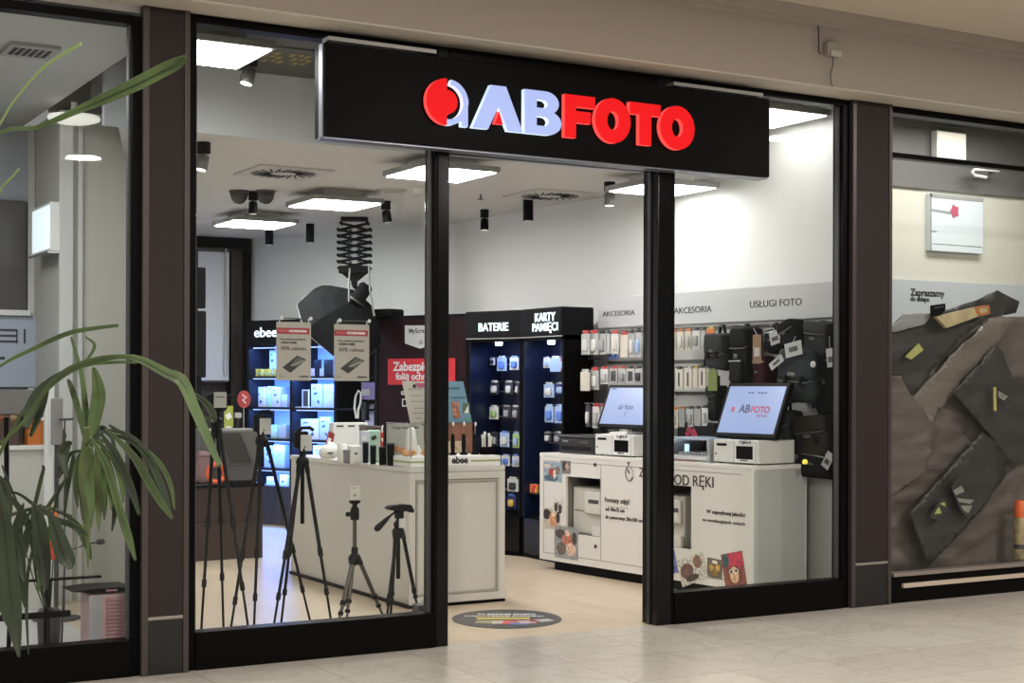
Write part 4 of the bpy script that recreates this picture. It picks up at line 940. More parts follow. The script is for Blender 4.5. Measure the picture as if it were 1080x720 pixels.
# machines on the kiosk
def zt(u, v, y): return FQ.hit(u, v, y)
def kiosk_box(label, xa, L=.47, y0=.08, dp=.36, h=.17):
    t = thing('photo_order_terminal', label, 'terminal', FQ.w(xa, y0, KZ1+.001), FQ.a)
    MB().box(0, L, 0, dp, .008, h).build('housing', mat('terminal_white', (.64, .63, .61), .35), t, bevel=.008)
    for a, b2 in ((.03, .03), (L-.05, .03), (.03, dp-.05), (L-.05, dp-.05)): MB().box(a, a+.02, b2, b2+.02, 0, .008).build('foot', RUBBER, t)
    MB().box(L*.46, L*.465, -.001, 0, .012, h-.006).build('seam', DKGREY, t)
    MB().box(L*.08, L*.30, -.004, .0, h*.74, h*.84).build('card_slot', BLACK, t)
    MB().box(L*.5, L*.92, -.008, 0, .012, h*.9).build('display_bezel', WHITEP, t, bevel=.003)
    MB().box(L*.53, L*.89, -.010, -.008, h*.22, h*.76).build('display', BLACK, t)
    MB().lathe([(.006, 0), (.006, .004)], 10, M=Matrix.Translation((L*.06, 0, h*.4)) @ Matrix.Rotation(PI/2, 4, 'X')).build('button', BLACK, t)
    text('FUJIFILM', KPRINT, t, L*.6, -.009, h*.81, w=L*.25)
    text('order-it', DKGREY, t, L*.62, -.009, h*.13, w=L*.16)
    return t
xA = zt(627.5, 470, .08)[0]; xB = zt(752.5, 470, .08)[0]
kiosk_box('white photo order terminal under the far touch monitor', xA)
kiosk_box('white photo order terminal under the near touch monitor, right end of the kiosk', xB, L=KL-xB-.015)
SCR = mat('screen_lit_blue', (.02, .02, .03), .3, emit=.78, ecol=hexc('#9db4ea'))
def monitor(label, u0, u1, v0, v1, y, ztop, words):
    (xa, za), (xb, zb) = zt(u0, v1, y), zt(u1, v0, y)
    w = xb-xa; til = .38; h = (zb-za)/math.cos(til)
    t = thing('touch_monitor', label, 'monitor', FQ.w((xa+xb)/2, y, ztop), FQ.a)
    M = Matrix.Translation((0, 0, za-ztop)) @ Matrix.Rotation(-til, 4, 'X')
    pan = MB().box(-w/2, w/2, 0, .045, 0, h, M=M).build('display_housing', BLACK, t, bevel=.006)
    MB().box(-w/2+.028, w/2-.028, -.002, .0, .03, h-.028, M=M).build('screen', SCR, t)
    Mr = M.to_euler()
    for (s, x, z, ww, m, bo) in words:
        o = text(s, m, t, 0, 0, 0, w=ww*w, bold=bo, ext=.0006)
        o.matrix_local = M @ Matrix.Translation((x*w, -.0035, z*h)) @ Matrix.Rotation(PI/2, 4, 'X')
    MB().prism([(-.055, 0), (.055, 0), (.04, .10), (-.04, .10)], .03, .08, M=Matrix.Translation((0, 0, 0))).build('neck', WHITEP if 'far' in label else BLACK, t, bevel=.004)
    MB().box(-.10, .10, -.03, .16, 0, .014).build('base', WHITEP if 'far' in label else BLACK, t, bevel=.004)
    return t
SBL = mat('screen_text_navy', (.02, .03, .12), .4, emit=.08, ecol=(.1, .12, .4)); SRD = mat('screen_text_red', (.35, .03, .06), .4, emit=.25, ecol=(.35, .04, .08))
zk = KZ1+.001+.171
monitor('tilted touch monitor with blue screen on the far white terminal', 629, 681, 405.5, 450, .20, zk, [('ab foto', -.16, .42, .3, SBL, .0), ('/', .0, .25, .03, SBL, 0), ('menu', -.42, .88, .1, SBL, 0)])
monitor('tilted touch monitor with ABFOTO on its screen at the near end of the kiosk', 752.5, 817.5, 403.5, 459.5, .20, zk, [('AB', -.20, .44, .18, SBL, .03), ('FOTO', -.0, .44, .30, SRD, .03), ('e', -.33, .45, .06, SRD, .03), ('lab foto', .12, .37, .16, SRD, 0), ('-- ---', -.12, .80, .3, SBL, 0)])
# black printer far end
xP0 = zt(589, 470, .1)[0]
t = thing('inkjet_printer', 'black flat inkjet printer at the far end of the kiosk top', 'printer', FQ.w(xP0, .1, KZ1+.001), FQ.a)
Lp = xA-xP0-.03
MB().box(0, Lp, 0, .34, .0, .13).build('body', mat('printer_black', (.018, .018, .019), .3), t, bevel=.015)
MB().box(.05, Lp-.05, -.01, .0, .03, .06).build('paper_slot', RUBBER, t, bevel=.002)
MB().box(-.01, Lp+.01, -.01, .34, .13, .15).build('lid', DKGREY, t, bevel=.006)
MB().box(Lp*.6, Lp*.85, -.004, .0, .085, .11).build('control_strip', DKGREY, t)
text('EPSON', TAGW, t, Lp*.12, -.001, .09, w=.07)
t = thing('paper_tray_rack', 'thin dark rack with white corner brackets behind the far terminal', 'rack', FQ.w(xA-.08, .36, KZ1+.001), FQ.a)
MB().box(0, .5, -.02, .1, .19, .205).build('plate', DKGREY, t); MB().box(-.01, .03, -.03, .12, .2, .215).box(.47, .5, -.03, .12, .2, .215).build('bracket', WHITEP, t)
for x in (.02, .46): MB().box(x, x+.015, .03, .05, 0, .19).build('leg', DKGREY, t)
# silver dry printer near
xs1, xs2 = zt(704, 480, .08)[0], zt(748, 480, .08)[0]
t = thing('kiosk_scanner', 'silver open scanner with lit blue bay left of the near terminal', 'scanner', FQ.w(xs1, .08, KZ1+.001), FQ.a)
Ls = xs2-xs1
MB().box(0, Ls, 0, .36, 0, .045).build('base', mat('silver_plastic', (.45, .46, .48), .3, .3), t, bevel=.006)
MB().prism([(0, .045), (.02, .045), (.10, .16), (.06, .16)], .0, .34).prism([(Ls-.02, .045), (Ls, .045), (Ls, .16), (Ls-.03, .16)], .0, .34).build('side_wall', mat('silver_plastic', (.45, .46, .48), .3, .3), t)
MB().box(.04, Ls-.02, .30, .34, .045, .17).build('back_wall', RUBBER, t)
MB().box(.06, Ls, .0, .3, .155, .175).build('lid', mat('lid_blue_silver', (.42, .52, .66), .25, .2), t, bevel=.005)
k_ = MB()
for i in range(9): k_.box(.08+i*.035, .10+i*.035, .04, .22, .05, .065)
k_.build('keys', TAGW, t)
MB().box(.10, .13, .08, .1, .06, .12).build('lit_slot', mat('slot_blue', (.5, .7, 1), .4, emit=1.2, ecol=(.55, .75, 1)), t)
MB().box(.02, Ls-.02, -.01, 0, .012, .035).build('front_strip', WHITEP, t)
t = thing('black_storage_box', 'black box with red flower print behind the silver scanner', 'box', FQ.w(zt(714, 460, .42)[0], .42, KZ1+.001), FQ.a)
MB().box(0, .42, 0, .10, 0, .27).build('box', RUBBER, t, bevel=.006)
MB().prism(rotrect(.14, .21, .05, .05, .3), -.003, 0).prism(rotrect(.19, .19, .06, .07, .6), -.003, 0).prism(rotrect(.12, .18, .04, .04, .2), -.003, 0).build('red_print', mat('red_pink_print', (.35, .03, .07), .5), t)
t = thing('leaflet_stack', 'thin stack of pink edged leaflets under the silver scanner edge', 'leaflets', FQ.w(xs1+.05, .015, KZ1+.001), FQ.a)
MB().box(0, .30, 0, .055, 0, .006).build('paper_sheets', mat('pink_paper', (.5, .22, .24), .6), t); MB().box(.01, .29, .003, .05, .006, .008).build('top_sheet', DKGREY, t)
p = P(849, 487, Z=KZ1+.022); t = thing('yellow_ball', 'tiny glowing yellow ball beside the near terminal', 'light', (p.x, p.y, p.z))
MB().rbox((0, 0, 0), (.04, .04, .04), 1).build('ball', mat('yellow_glow', (.8, .7, .1), .4, emit=.6, ecol=(.9, .75, .1)), t)  # small yellow emissive ball on a dark base
MB().lathe([(.018, -.021), (.012, -.014)], 12).build('base', RUBBER, t)

# ================================================================== WHITE SALES COUNTER
CT = .945
cn_ = thing('sales_counter', 'long cream white sales counter with framed end panel behind the tripods', 'counter', (4.44, 9.0, 0))
cwid, clen = .745, 2.14
MB().box(0.01, cwid-.01, .012, clen, .02, CT-.03).build('body', CREAM, cn_)
MB().box(0, cwid, 0, clen+.01, CT-.032, CT).build('worktop', CREAM, cn_, bevel=.004)
b = MB(); z0_, z1_ = .02, CT-.034
b.box(0, .05, 0, .014, z0_, z1_).box(cwid-.05, cwid, 0, .014, z0_, z1_).box(.05, cwid-.05, 0, .014, z1_-.05, z1_).box(.05, cwid-.05, 0, .014, z0_, z0_+.055)
b.build('end_frame', CREAM, cn_, bevel=.003)
b = MB(); b.box(.055, .068, -.004, .012, z0_+.06, z1_-.055).box(cwid-.068, cwid-.055, -.004, .012, z0_+.06, z1_-.055).box(.068, cwid-.068, -.004, .012, z1_-.068, z1_-.055).box(.068, cwid-.068, -.004, .012, z0_+.06, z0_+.073)
b.build('inner_moulding', mat('moulding_grey', (.36, .34, .31), .4), cn_)
MB().box(-.006, .01, 0.0, clen, 0, .025).box(0, cwid, -.004, .01, 0, .02).build('base_trim', BLACK, cn_)
def on_counter(u, v):            # a point on the counter top seen at that place
    return P(u, v, Z=CT+.001)
def ctr(name, label, cat, u, v, group=None, rz=0):
    p = on_counter(u, v); return thing(name, label, cat, (p.x, p.y, CT+.001), rz, group), (p-CAM).length/F_PX
# black tumblers
for k, (u, vb, w, h) in enumerate(((385.5, 488, 6.6, 22), (393.5, 489.3, 6.8, 20), (403, 490.3, 7.2, 19.5), (412, 491, 8.4, 24))):
    t, s = ctr('thermo_mug', 'black thermo mug on the counter, ' + ['leftmost of four', 'second from the white cups', 'third from the white cups', 'widest, against the display case'][k], 'mug', u, vb)
    r = w*s/2; hh = h*s
    MB().lathe([(r*.82, 0), (r*.86, .004), (r, hh*.9), (r*.98, hh*.92)], 20).build('cup', MATB, t)
    MB().lathe([(r*1.03, hh*.92), (r*1.03, hh*.97), (r*.9, hh)], 20).build('lid', DKGREY, t)
# white cans / speakers
for k, (u, vb, w, h, sq) in enumerate(((361, 487, 11, 19, 0), (373.5, 488.4, 12, 19, 1))):
    t, s = ctr('smart_speaker' if k == 0 else 'gadget_case', ('round white speaker with dark button on the counter', 'square white gadget case with grey side on the counter')[k], 'gadget', u, vb)
    r = w*s/2; hh = h*s
    if sq: MB().box(-r, r, -r, r, 0, hh).build('body', WHITEP, t, bevel=.012); plaque('side_print', t, rect(-r*.4, r*.2, hh*.5, hh*.6), -r, DKGREY); MB().box(-r-.03, -r, -.02, .03, 0, hh*.75).build('grey_module', mat('module_grey', (.2, .2, .2), .5), t, bevel=.004)
    else:
        MB().lathe([(r*.85, 0), (r, .01), (r*.95, hh*.9), (r*.7, hh)], 22).build('body', WHITEP, t)
        MB().lathe([(.012, 0), (.012, .004)], 12, M=Matrix.Translation((0, -r, hh*.6)) @ Matrix.Rotation(PI/2, 4, 'X')).build('button', BLACK, t)
t, s = ctr('lying_speaker', 'white egg shaped device lying at the far end of the counter', 'gadget', 346, 485)
M = Matrix.Rotation(R(80), 4, 'Y')
MB().lathe([(.0, -.07), (.035, -.06), (.055, -.02), (.06, .03), (.05, .06), (.02, .08), (0, .08)], 20, z=0, M=Matrix.Translation((0, 0, .062)) @ M).build('body', WHITEP, t)
MB().rbox((.02, 0, .11), (.06, .06, .05), .8).build('top_knob', WHITEP, t); MB().box(-.03, .01, -.064, -.058, .05, .058).build('slot', BLACK, t)
# white hook board box
pL, pR = on_counter(351, 476), on_counter(396, 480)
t = thing('hook_display', 'white slanted display box with three slots on the counter', 'display', (pL.x, pL.y, CT+.001), math.atan2(pR.y-pL.y, pR.x-pL.x)*0)
s = .0073; wb = 44*s
MB().prism([(0, 0), (wb, 0), (wb*1.0, 33*s), (wb*.02, 33*s)], 0, .10).build('box', WHITEP, t, bevel=.004)
for x in (.10, .42, .74): MB().box(wb*x, wb*x+.065, -.003, 0, 28*s, 30*s).build('slot', DKGREY, t)
for x in (.16, .80): MB().lathe([(.005, 0), (.005, .012)], 8, M=Matrix.Translation((wb*x, .03, 33*s+.006))).build('pin', DKGREY, t)
t = thing('leaflet_bundle', 'red and white folded leaflets leaning on the white display box', 'leaflets', (pL.x-.03, pL.y-.02, CT+.001))
MB().prism([(-.05, .02), (-.0, 0), (.03, .15), (-.01, .17)], -.02, .02).build('folded_sheet', mat('leaf_red', hexc('#8c2a24'), .5), t)
MB().prism([(-.04, .08), (-.01, .08), (.0, .11), (-.03, .12)], -.023, -.02).prism([(-.045, .02), (-.02, .01), (-.015, .05), (-.035, .05)], -.023, -.02).build('white_print', WPRINT, t)
# pastel products behind the mugs
for (u0, u1, v0, v1, col, lab) in ((381, 390, 454, 468, '#c8ccd8', 'pale grey blister card behind the leftmost black mug'), (389, 402, 453, 470, '#a8c8b4', 'mint green round topped pack behind the second black mug'), (401.5, 406.5, 456, 471, '#b8202c', 'narrow red pack behind the third black mug'), (405.5, 414, 455, 471, '#d8a8b0', 'pink pack behind the widest black mug')):
    p0, p1 = P(u0, v1, Y=9.85), P(u1, v0, Y=9.85); w = p1.x-p0.x; h = p1.z-CT
    t = thing('accessory_box', lab, 'pack', ((p0.x+p1.x)/2, 9.85, CT+.001))
    MB().box(-w/2, w/2, 0, .04, 0, h-.002).build('box', cm(col), t, bevel=.012 if 'mint' in lab else .003)
    MB().prism(rotrect(-w*.1, h*.75, w*.4, h*.12, .4), -.002, 0).build('print', KPRINT if 'mint' in lab else WPRINT, t)
t = thing('leather_strap_case', 'brown leather case with white carabiner behind the pastel packs', 'case', (*P(409, 450, Y=10.2).xy, CT+.001))
MB().prism([(-.17, 0), (.2, 0), (.2, .10), (-.05, .25), (-.17, .26)], 0, .16).build('case_body', mat('leather_dark_brown', (.06, .04, .035), .5), t, bevel=.015)
MB().tube([(-.03+.02*math.cos(a)-.02*math.sin(a), -.02, .21+.04*math.sin(a)+.02*math.cos(a)) for a in [R(i*24) for i in range(16)]], .007, 6).build('carabiner', WHITEP, t)
# electric toothbrush display tray
tx0, tx1, ty0, ty1 = 4.47, 5.17, 9.04, 9.42
tr = thing('toothbrush_display', 'white and green ebee display tray with clear case on the counter end', 'display', (tx0, ty0, CT+.001))
tw, td = tx1-tx0, ty1-ty0
MB().box(0, tw, 0, td, 0, .07).build('tray', WHITEP, tr, bevel=.004)
MB().box(.0, tw*.28, -.002, 0, .030, .042).box(tw*.66, tw, -.002, 0, .030, .042).box(-.002, 0, .0, td, .030, .042).build('green_stripe', mat('stripe_green', (.30, .36, .12), .5), tr)
text('ebee', KPRINT, tr, tw*.45, -.002, .020, w=.125, bold=.03)
zt2 = P(437, 447, Y=ty0).z-CT
MB().box(0, .004, 0, td, .07, zt2).box(.004, tw*.33, 0, .004, .07, zt2).box(.004, tw*.33, 0, td, zt2-.004, zt2).box(.004, tw*.33, td-.004, td, .07, zt2).build('clear_case', ACRYL, tr)
e_ = MB()
for x, y in ((0, 0), (tw*.33, 0), (0, td)): e_.box(x-.003, x+.003, y-.003, y+.003, .07, zt2)
e_.box(0, tw*.33, -.003, .003, zt2-.003, zt2+.003).box(-.003, .003, 0, td, zt2-.003, zt2+.003)
e_.build('case_edge', mat('acrylic_edge', (.35, .36, .35), .2), tr)
for k in range(5): MB().rbox((tw*(.05+.055*k), td*.4+.02*(k % 2), .09), (.05, .03, .045), .9, 12, 8).build('orange_slice', mat('slice_orange', (.62, .26, .06), .5), tr)
MB().box(-.012, .012, td+.0, td+.03, 0, zt2+.01).build('black_side_panel', MATB, tr, bevel=.003)
MB().box(.0, tw*.40, td-.02, td-.006, .07, zt2-.01).build('grey_back_card', mat('card_pale', (.42, .42, .38), .5), tr)
text('Twoja szczoteczka', KPRINT, tr, .03, td-.022, zt2-.05, w=tw*.30)
MB().box(tw*.40, tw*.96, td-.02, td-.006, .07, zt2-.01).build('brown_back_card', mat('card_brown', (.20, .085, .05), .5, vary=.4, vscale=6), tr)
MB().box(tw*.40, tw*.88, td-.026, td-.02, .07, .16).build('cream_back_card', mat('card_cream', (.6, .5, .36), .5), tr)
MB().prism([(tw*.45+.05*math.cos(a), .30+.02*math.sin(a)+.06*math.cos(a)*.3) for a in [R(i*30) for i in range(12)]], td-.0235, td-.02).build('lips_print', mat('lips_red', (.35, .05, .04), .5), tr)
SLC = mat('slice_orange', (.62, .26, .06), .5)
for k in range(5): MB().prism([(tw*(.05+.05*k)+.02*math.cos(a), .10+.014*(k % 2)+.022*math.sin(a)) for a in [R(i*40) for i in range(9)]], td-.024-.001*k, td-.02).build('orange_slice_print', SLC, tr)
for k in range(2): MB().prism([(tw*(.55+.2*k)+.028*math.cos(a), .10+.022*math.sin(a)) for a in [R(i*36) for i in range(6)]], td-.029, td-.026).build('orange_slice_print', SLC, tr)
def in_tray(name, label, u, vtop, vb, y, prof, m, n=16):
    p = P(u, vb, Y=ty0+y); z0 = CT+.0725; h = P(u, vtop, Y=ty0+y).z-z0
    t = thing(name, label, 'toothbrush', (p.x, ty0+y, z0)); MB().lathe([(r, z*h) for r, z in prof], n).build('handle', m, t); return t, h
t, h = in_tray('oral_irrigator', 'white tower shaped oral irrigator inside the clear case', 433.5, 450, 480, .25, [(.045, 0), (.04, .5), (.028, .9), (.02, .95), (.01, 1)], WHITEP)
MB().lathe([(.012, h*1.0), (.01, h*1.03)], 10).build('tip', DKGREY, t)
t, h = in_tray('oral_irrigator', 'small white decorated figure shaped brush at front of clear case', 441, 469, 487, .1, [(.04, 0), (.02, .2), (.024, .5), (.012, .8), (.006, 1)], WHITEP)
MB().rbox((0, 0, h*.3), (.06, .03, .025), .8).build('ring', mat('slice_orange', (.62, .26, .06), .5), t)
for u, lab in ((477.5, 'black electric toothbrush nearest the door post'), (489, 'middle black electric toothbrush on the ebee tray'), (501, 'black electric toothbrush on the right of the ebee tray')):
    t, h = in_tray('electric_toothbrush', lab, u, 446, 486, .16, [(.028, 0), (.028, .06), (.013, .08), (.016, .3), (.013, .62), (.006, .66)], MATB, 14)
    MB().tube([(0, 0, h*.64), (0, 0, h*.95)], .004, 8).build('neck', mat('rose_metal', (.4, .22, .15), .3, .8), t); MB().rbox((0, -.006, h*.97), (.014, .02, .03), .7, 10, 6).build('brush_head', WHITEP, t)
t = thing('brush_head_holder', 'black holder with white spare brush heads at the tray end', 'holder', (P(513.5, 484, Y=ty0+.12).x, ty0+.12, CT+.0725))
MB().box(-.045, .045, -.03, .03, 0, .055).build('holder', BLACK, t, bevel=.004)
for x, y, hh in ((-.035, 0, .14), (-.012, .01, .16), (.014, -.005, .15), (.036, .01, .13)):
    MB().lathe([(.007, .05), (.006, hh-.03), (.010, hh-.02), (.010, hh)], 8, x=x, y=y).build('spare_head', WHITEP, t)
# brochures on top of display
bz0 = P(460, 445.5, Y=9.6).z; bz1 = P(460, 402, Y=9.6).z
bx_ = lambda u: P(u, 430, Y=9.6).x
t = thing('brochure_stand', 'slanted clear stand holding a white and a blue brochure', 'stand', (bx_(433), 9.6, CT+.001))
w_ = bx_(498)-bx_(433)
MB().box(0, w_, -.02, .08, 0, .012).box(.02, .05, .012, .02, .012, bz0-CT).box(w_-.05, w_-.02, .012, .02, .012, bz0-CT).box(0, w_, -.015, .02, bz0-CT-.012, bz0-CT).build('stand_frame', DKGREY, t)
def slanted(lab, ub0, ub1, ut0, ut1, m):
    t = thing('brochure', lab, 'brochure', (bx_(ub0), 9.605, bz0+.001)); o = bx_(ub0)
    MB().prism([(0, 0), (bx_(ub1)-o, 0), (bx_(ut1)-o, bz1-bz0), (bx_(ut0)-o, bz1-bz0)], -.004, .0).build('sheet', m, t); return t, o
t, o = slanted('white text brochure with slanted edge left of the door post', 433, 466, 424, 457, mat('brochure_cream', (.55, .53, .47), .5))
hh = bz1-bz0
for k, (x0_, x1_, z) in enumerate(((.0, .12, .80), (.02, .12, .64), (.02, .14, .50), (.05, .14, .34), (.04, .15, .22), (.06, .12, .10))):
    MB().box(x0_-.02, x1_-.03, -.006, -.004, hh*z, hh*z+.006).build('text_line', GR, t)
MB().prism(rotrect(.03, hh*.88, .025, .025, .7), -.006, -.004).build('diamond_print', KPRINT, t)
MB().prism([(.085+.045*math.cos(a), hh*.95+.035*math.sin(a)) for a in [R(180+i*18) for i in range(11)]], -.0065, -.004).build('pink_circle_print', mat('pink_print', (.45, .12, .2), .5), t)
t, o = slanted('blue brochure with photos right of the door post', 468, 498, 459, 488.5, mat('brochure_blue', (.16, .33, .46), .5))
MB().prism(rotrect(.10, hh*.30, .06, hh*.42, .18), -.006, -.004).build('food_photo_print', mat('food_print', (.40, .18, .13), .6, vary=.7, vscale=60), t)
MB().prism(rotrect(.185, hh*.34, .055, hh*.26, .0), -.006, -.004).build('plant_photo_print', mat('plant_print', (.10, .16, .10), .5), t)
MB().prism([(.165, hh*.22), (.205, hh*.22), (.205, hh*.42)], -.0065, -.006).build('white_corner_print', WPRINT, t)
text('Fotoksiążki', KPRINT, t, .04, -.005, hh*.80, w=.09); text('fotoalbumy dla Ciebie', KPRINT, t, .06, -.005, hh*.58, w=.12)
MB().prism(rotrect(.205, hh*.07, .035, .02, .1), -.006, -.004).build('green_mark', mat('mark_green', (.1, .4, .15), .5), t)

# ---------------- low dark counter with ribbed case
p0 = P(205, 592, Y=12.3); p1 = P(277, 588.6, Y=12.3)
dz = P(240, 510, Y=12.3).z
dc = thing('low_counter', 'low dark brown counter behind the leftmost tripods', 'counter', (p1.x, 12.3, 0))
MB().box(-.62, 0, 0, .45, .0, dz-.03).build('body', wood('dark_veneer', (.028, .016, .013), (.045, .026, .02), .35, (4, 4, .6)), dc, bevel=.003)
MB().box(-.63, .01, -.01, .46, dz-.03, dz).build('top', GLOSSB, dc, bevel=.003)
MB().box(-.60, -.02, -.004, 0, dz-.32, dz-.315).build('drawer_gap', BLACK, dc)
q0, q1 = P(212, 508, Y=12.45), P(272, 452, Y=12.45)
rc = thing('ribbed_case', 'grey ribbed hard case standing on the low dark counter', 'case', ((q0.x+q1.x)/2, 12.45, dz+.001))
wq, hq = q1.x-q0.x, q1.z-dz
MB().box(-wq/2, wq/2, 0, .3, 0, hq).build('shell', mat('case_grey', (.085, .08, .075), .5), rc, bevel=.02)
rb = MB()
for k in range(9): rb.prism([(-wq*.02+k*wq*.045-.09, hq*.92), (-wq*.02+k*wq*.045-.08, hq*.92), (-wq*.02+k*wq*.045+.03, hq*.36), (-wq*.02+k*wq*.045+.02, hq*.36)], -.008, 0)
rb.build('slanted_ribs', mat('case_rib', (.03, .028, .027), .5), rc)
MB().box(-wq/2-.004, wq/2+.004, -.006, .31, hq*.30, hq*.33).build('band', DKGREY, rc)
x, z = (P(229, 499, Y=12.40)-Vector((rc.location.x, 12.45, dz))).x, P(229, 499, Y=12.40).z-dz
orr = thing('orange_tape_ring', 'orange ring leaning on the ribbed case', 'ring', (P(228, 499, Y=12.36).x, 12.36, dz+.001))
rr_ = 9.5*.0082
MB().tube([(rr_*math.cos(a), 0, rr_+.012+rr_*math.sin(a)) for a in [R(i*15) for i in range(25)]], .024, 10).build('ring', mat('orange_ring', (.75, .13, .05), .5), orr)
t = thing('pink_pouch', 'dull pink pouch beside the orange ring on the low counter', 'pouch', (P(216, 495, Y=12.36).x, 12.4, dz+.001))
MB().rbox((0, 0, .14), (.13, .10, .28), .5, wob=.1).build('body', mat('pouch_pink', (.20, .12, .12), .6), t)
MB().tube([(-.05, -.05, .24), (.05, -.05, .24)], .004, 6).build('zip', DKGREY, t)
t = thing('green_leaflet', 'yellow green leaflet standing behind the ribbed case', 'leaflet', (P(241, 450, Y=12.85).x, 12.85, dz+.001))
h = P(241, 428, Y=12.85).z-dz
MB().box(-.04, .045, 0, .006, 0, h).build('sheet', mat('leaf_yellow_green', (.36, .42, .08), .5), t)
MB().prism(rotrect(0, h*.86, .05, .05, .5), -.002, 0).prism(rotrect(.0, h*.70, .05, .03, 0), -.002, 0).build('print', WPRINT, t)
MB().box(-.05, .05, -.04, .05, 0, .01).build('foot', DKGREY, t)
t = thing('price_paddle', 'round red paddle sign with white zigzag on a thin pole', 'sign', (P(257, 450, Y=12.8).x, 12.8, dz+.001))
zc = P(257, 421, Y=12.8).z-dz
MB().tube([(0, 0, 0), (0, 0, zc)], .006, 8).lathe([(.04, 0), (.04, .008)], 16).build('pole', STEEL, t)
MB().lathe([(.062, 0), (.062, .012)], 26, M=Matrix.Translation((0, .0, zc)) @ Matrix.Scale(1.25, 4, (0, 0, 1)) @ Matrix.Rotation(PI/2, 4, 'X')).build('disc', mat('paddle_red', (.35, .04, .04), .5), t)
MB().tube([(-.02, -.014, zc+.04), (.02, -.014, zc+.015), (-.015, -.014, zc-.005), (.015, -.014, zc-.035)], .007, 6).build('zigzag_print', WPRINT, t)
t = thing('white_bottle', 'small white rounded pack behind the green leaflet', 'pack', (P(251, 440, Y=12.9).x, 12.9, dz+.001))
zc = P(251, 438, Y=12.9).z-dz
MB().tube([(0, 0, 0), (0, 0, zc)], .01, 8).build('stand', DKGREY, t); MB().rbox((0, 0, zc), (.065, .03, .05), .5).build('body', WHITEP, t)
# black tower at left of the roller backdrop
p0 = P(210, 350, Y=13.2)
t = thing('studio_stand', 'black column stand at the very left edge of the shop view', 'stand', (P(209, 400, Y=13.2).x, 13.2, 0))
MB().tube([(0, 0, .02), (0, 0, P(209, 330, Y=13.2).z)], .03, 10).build('pole', MATB, t)
MB().box(-.06, .055, -.05, .05, P(209, 325, Y=13.2).z, P(209, 282, Y=13.2).z).build('upper_block', MATB, t, bevel=.01)
MB().box(-.06, .06, -.05, .05, P(209, 398, Y=13.2).z, P(209, 328, Y=13.2).z).build('lower_block', RUBBER, t, bevel=.01)
for a in range(3):
    q = a*2*PI/3+.4; MB().tube([(0, 0, .25), (.24*math.cos(q), .24*math.sin(q), .015)], .014, 6).build('leg', MATB, t)

# ================================================================== HANGING SIGNS ON THE LEFT WINDOW
def hang_sign(lab, u0, u1, v0, v1):
    y = 7.80
    a, b = P(u0, v1, Y=y), P(u1, v0, Y=y); w, h = b.x-a.x, b.z-a.z
    t = thing('window_sign', lab, 'sign', (a.x, y, a.z), 0, 'rebate signs hanging in the left window')
    MB().box(0, w, 0, .004, 0, h).build('card', mat('sign_card_grey', (.36, .34, .31), .55), t)
    MB().box(.0, w*.955, -.0015, 0, h*.795, h*.90).build('red_band', mat('sign_band_red', (.30, .02, .035), .5), t)
    text('FOLIA', mat('band_pink', (.6, .2, .22), .5), t, w*.05, -.002, h*.825, w=w*.27); text('OCHRONNA', WPRINT, t, w*.35, -.002, h*.825, w=w*.53, bold=.03)
    text('Przy zakupie smartfona', DKGREY, t, w*.10, -.001, h*.68, w=w*.74)
    text('wybierz folię', KPRINT, t, w*.12, -.001, h*.62, w=w*.46, bold=.02)
    text('30% rabatu', mat('rebate_brown', (.09, .04, .04), .5), t, w*.12, -.001, h*.52, w=w*.73, h=h*.065)
    MB().prism([(w*.17, h*.22), (w*.40, h*.13), (w*.86, h*.36), (w*.60, h*.43)], -.0015, 0).build('phone_print', KPRINT, t)
    MB().prism([(w*.42, h*.29), (w*.55, h*.23), (w*.82, h*.355), (w*.62, h*.41)], -.0022, -.0015).build('phone_screen_print', mat('phone_grey', (.09, .09, .08), .4), t)
    MB().prism([(w*.40, h*.26), (w*.44, h*.24), (w*.80, h*.33), (w*.76, h*.35)], -.0028, -.0022).build('phone_glare_print', mat('phone_light', (.25, .25, .23), .4), t)
    text('SAMSUNG', KPRINT, t, w*.66, -.001, h*.055, w=w*.27, bold=.03)
    text('oferta', GR, t, w*.08, -.001, h*.06, w=w*.14)
    for x in (w*.08, w*.92):
        MB().tube([(x, -.003, h-.005), (x, -.003, h+.02)], .003, 6).lathe([(.003, -.010), (.007, .0), (.011, .005)], 14, M=Matrix.Translation((x, -.032, h+.02)) @ Matrix.Rotation(PI/2, 4, 'X')).build('suction_hook', mat('suction_clear', (.6, .62, .66), .15), t)
    MB().tube([(w*.08, 0, h+.02), (w*.92, 0, h+.02)], .003, 6).build('top_bar', DKGREY, t)
    return t
hang_sign('rebate sign with red band, left one of the hanging pair, over ebee header', 291.5, 328, 401, 340) if False else None
hang_sign('grey rebate sign with red band hanging over the ebee header', 291.5, 328, 340, 401)
hang_sign('grey rebate sign with red band hanging under the softbox tip', 352.5, 389.5, 342.5, 401.5)

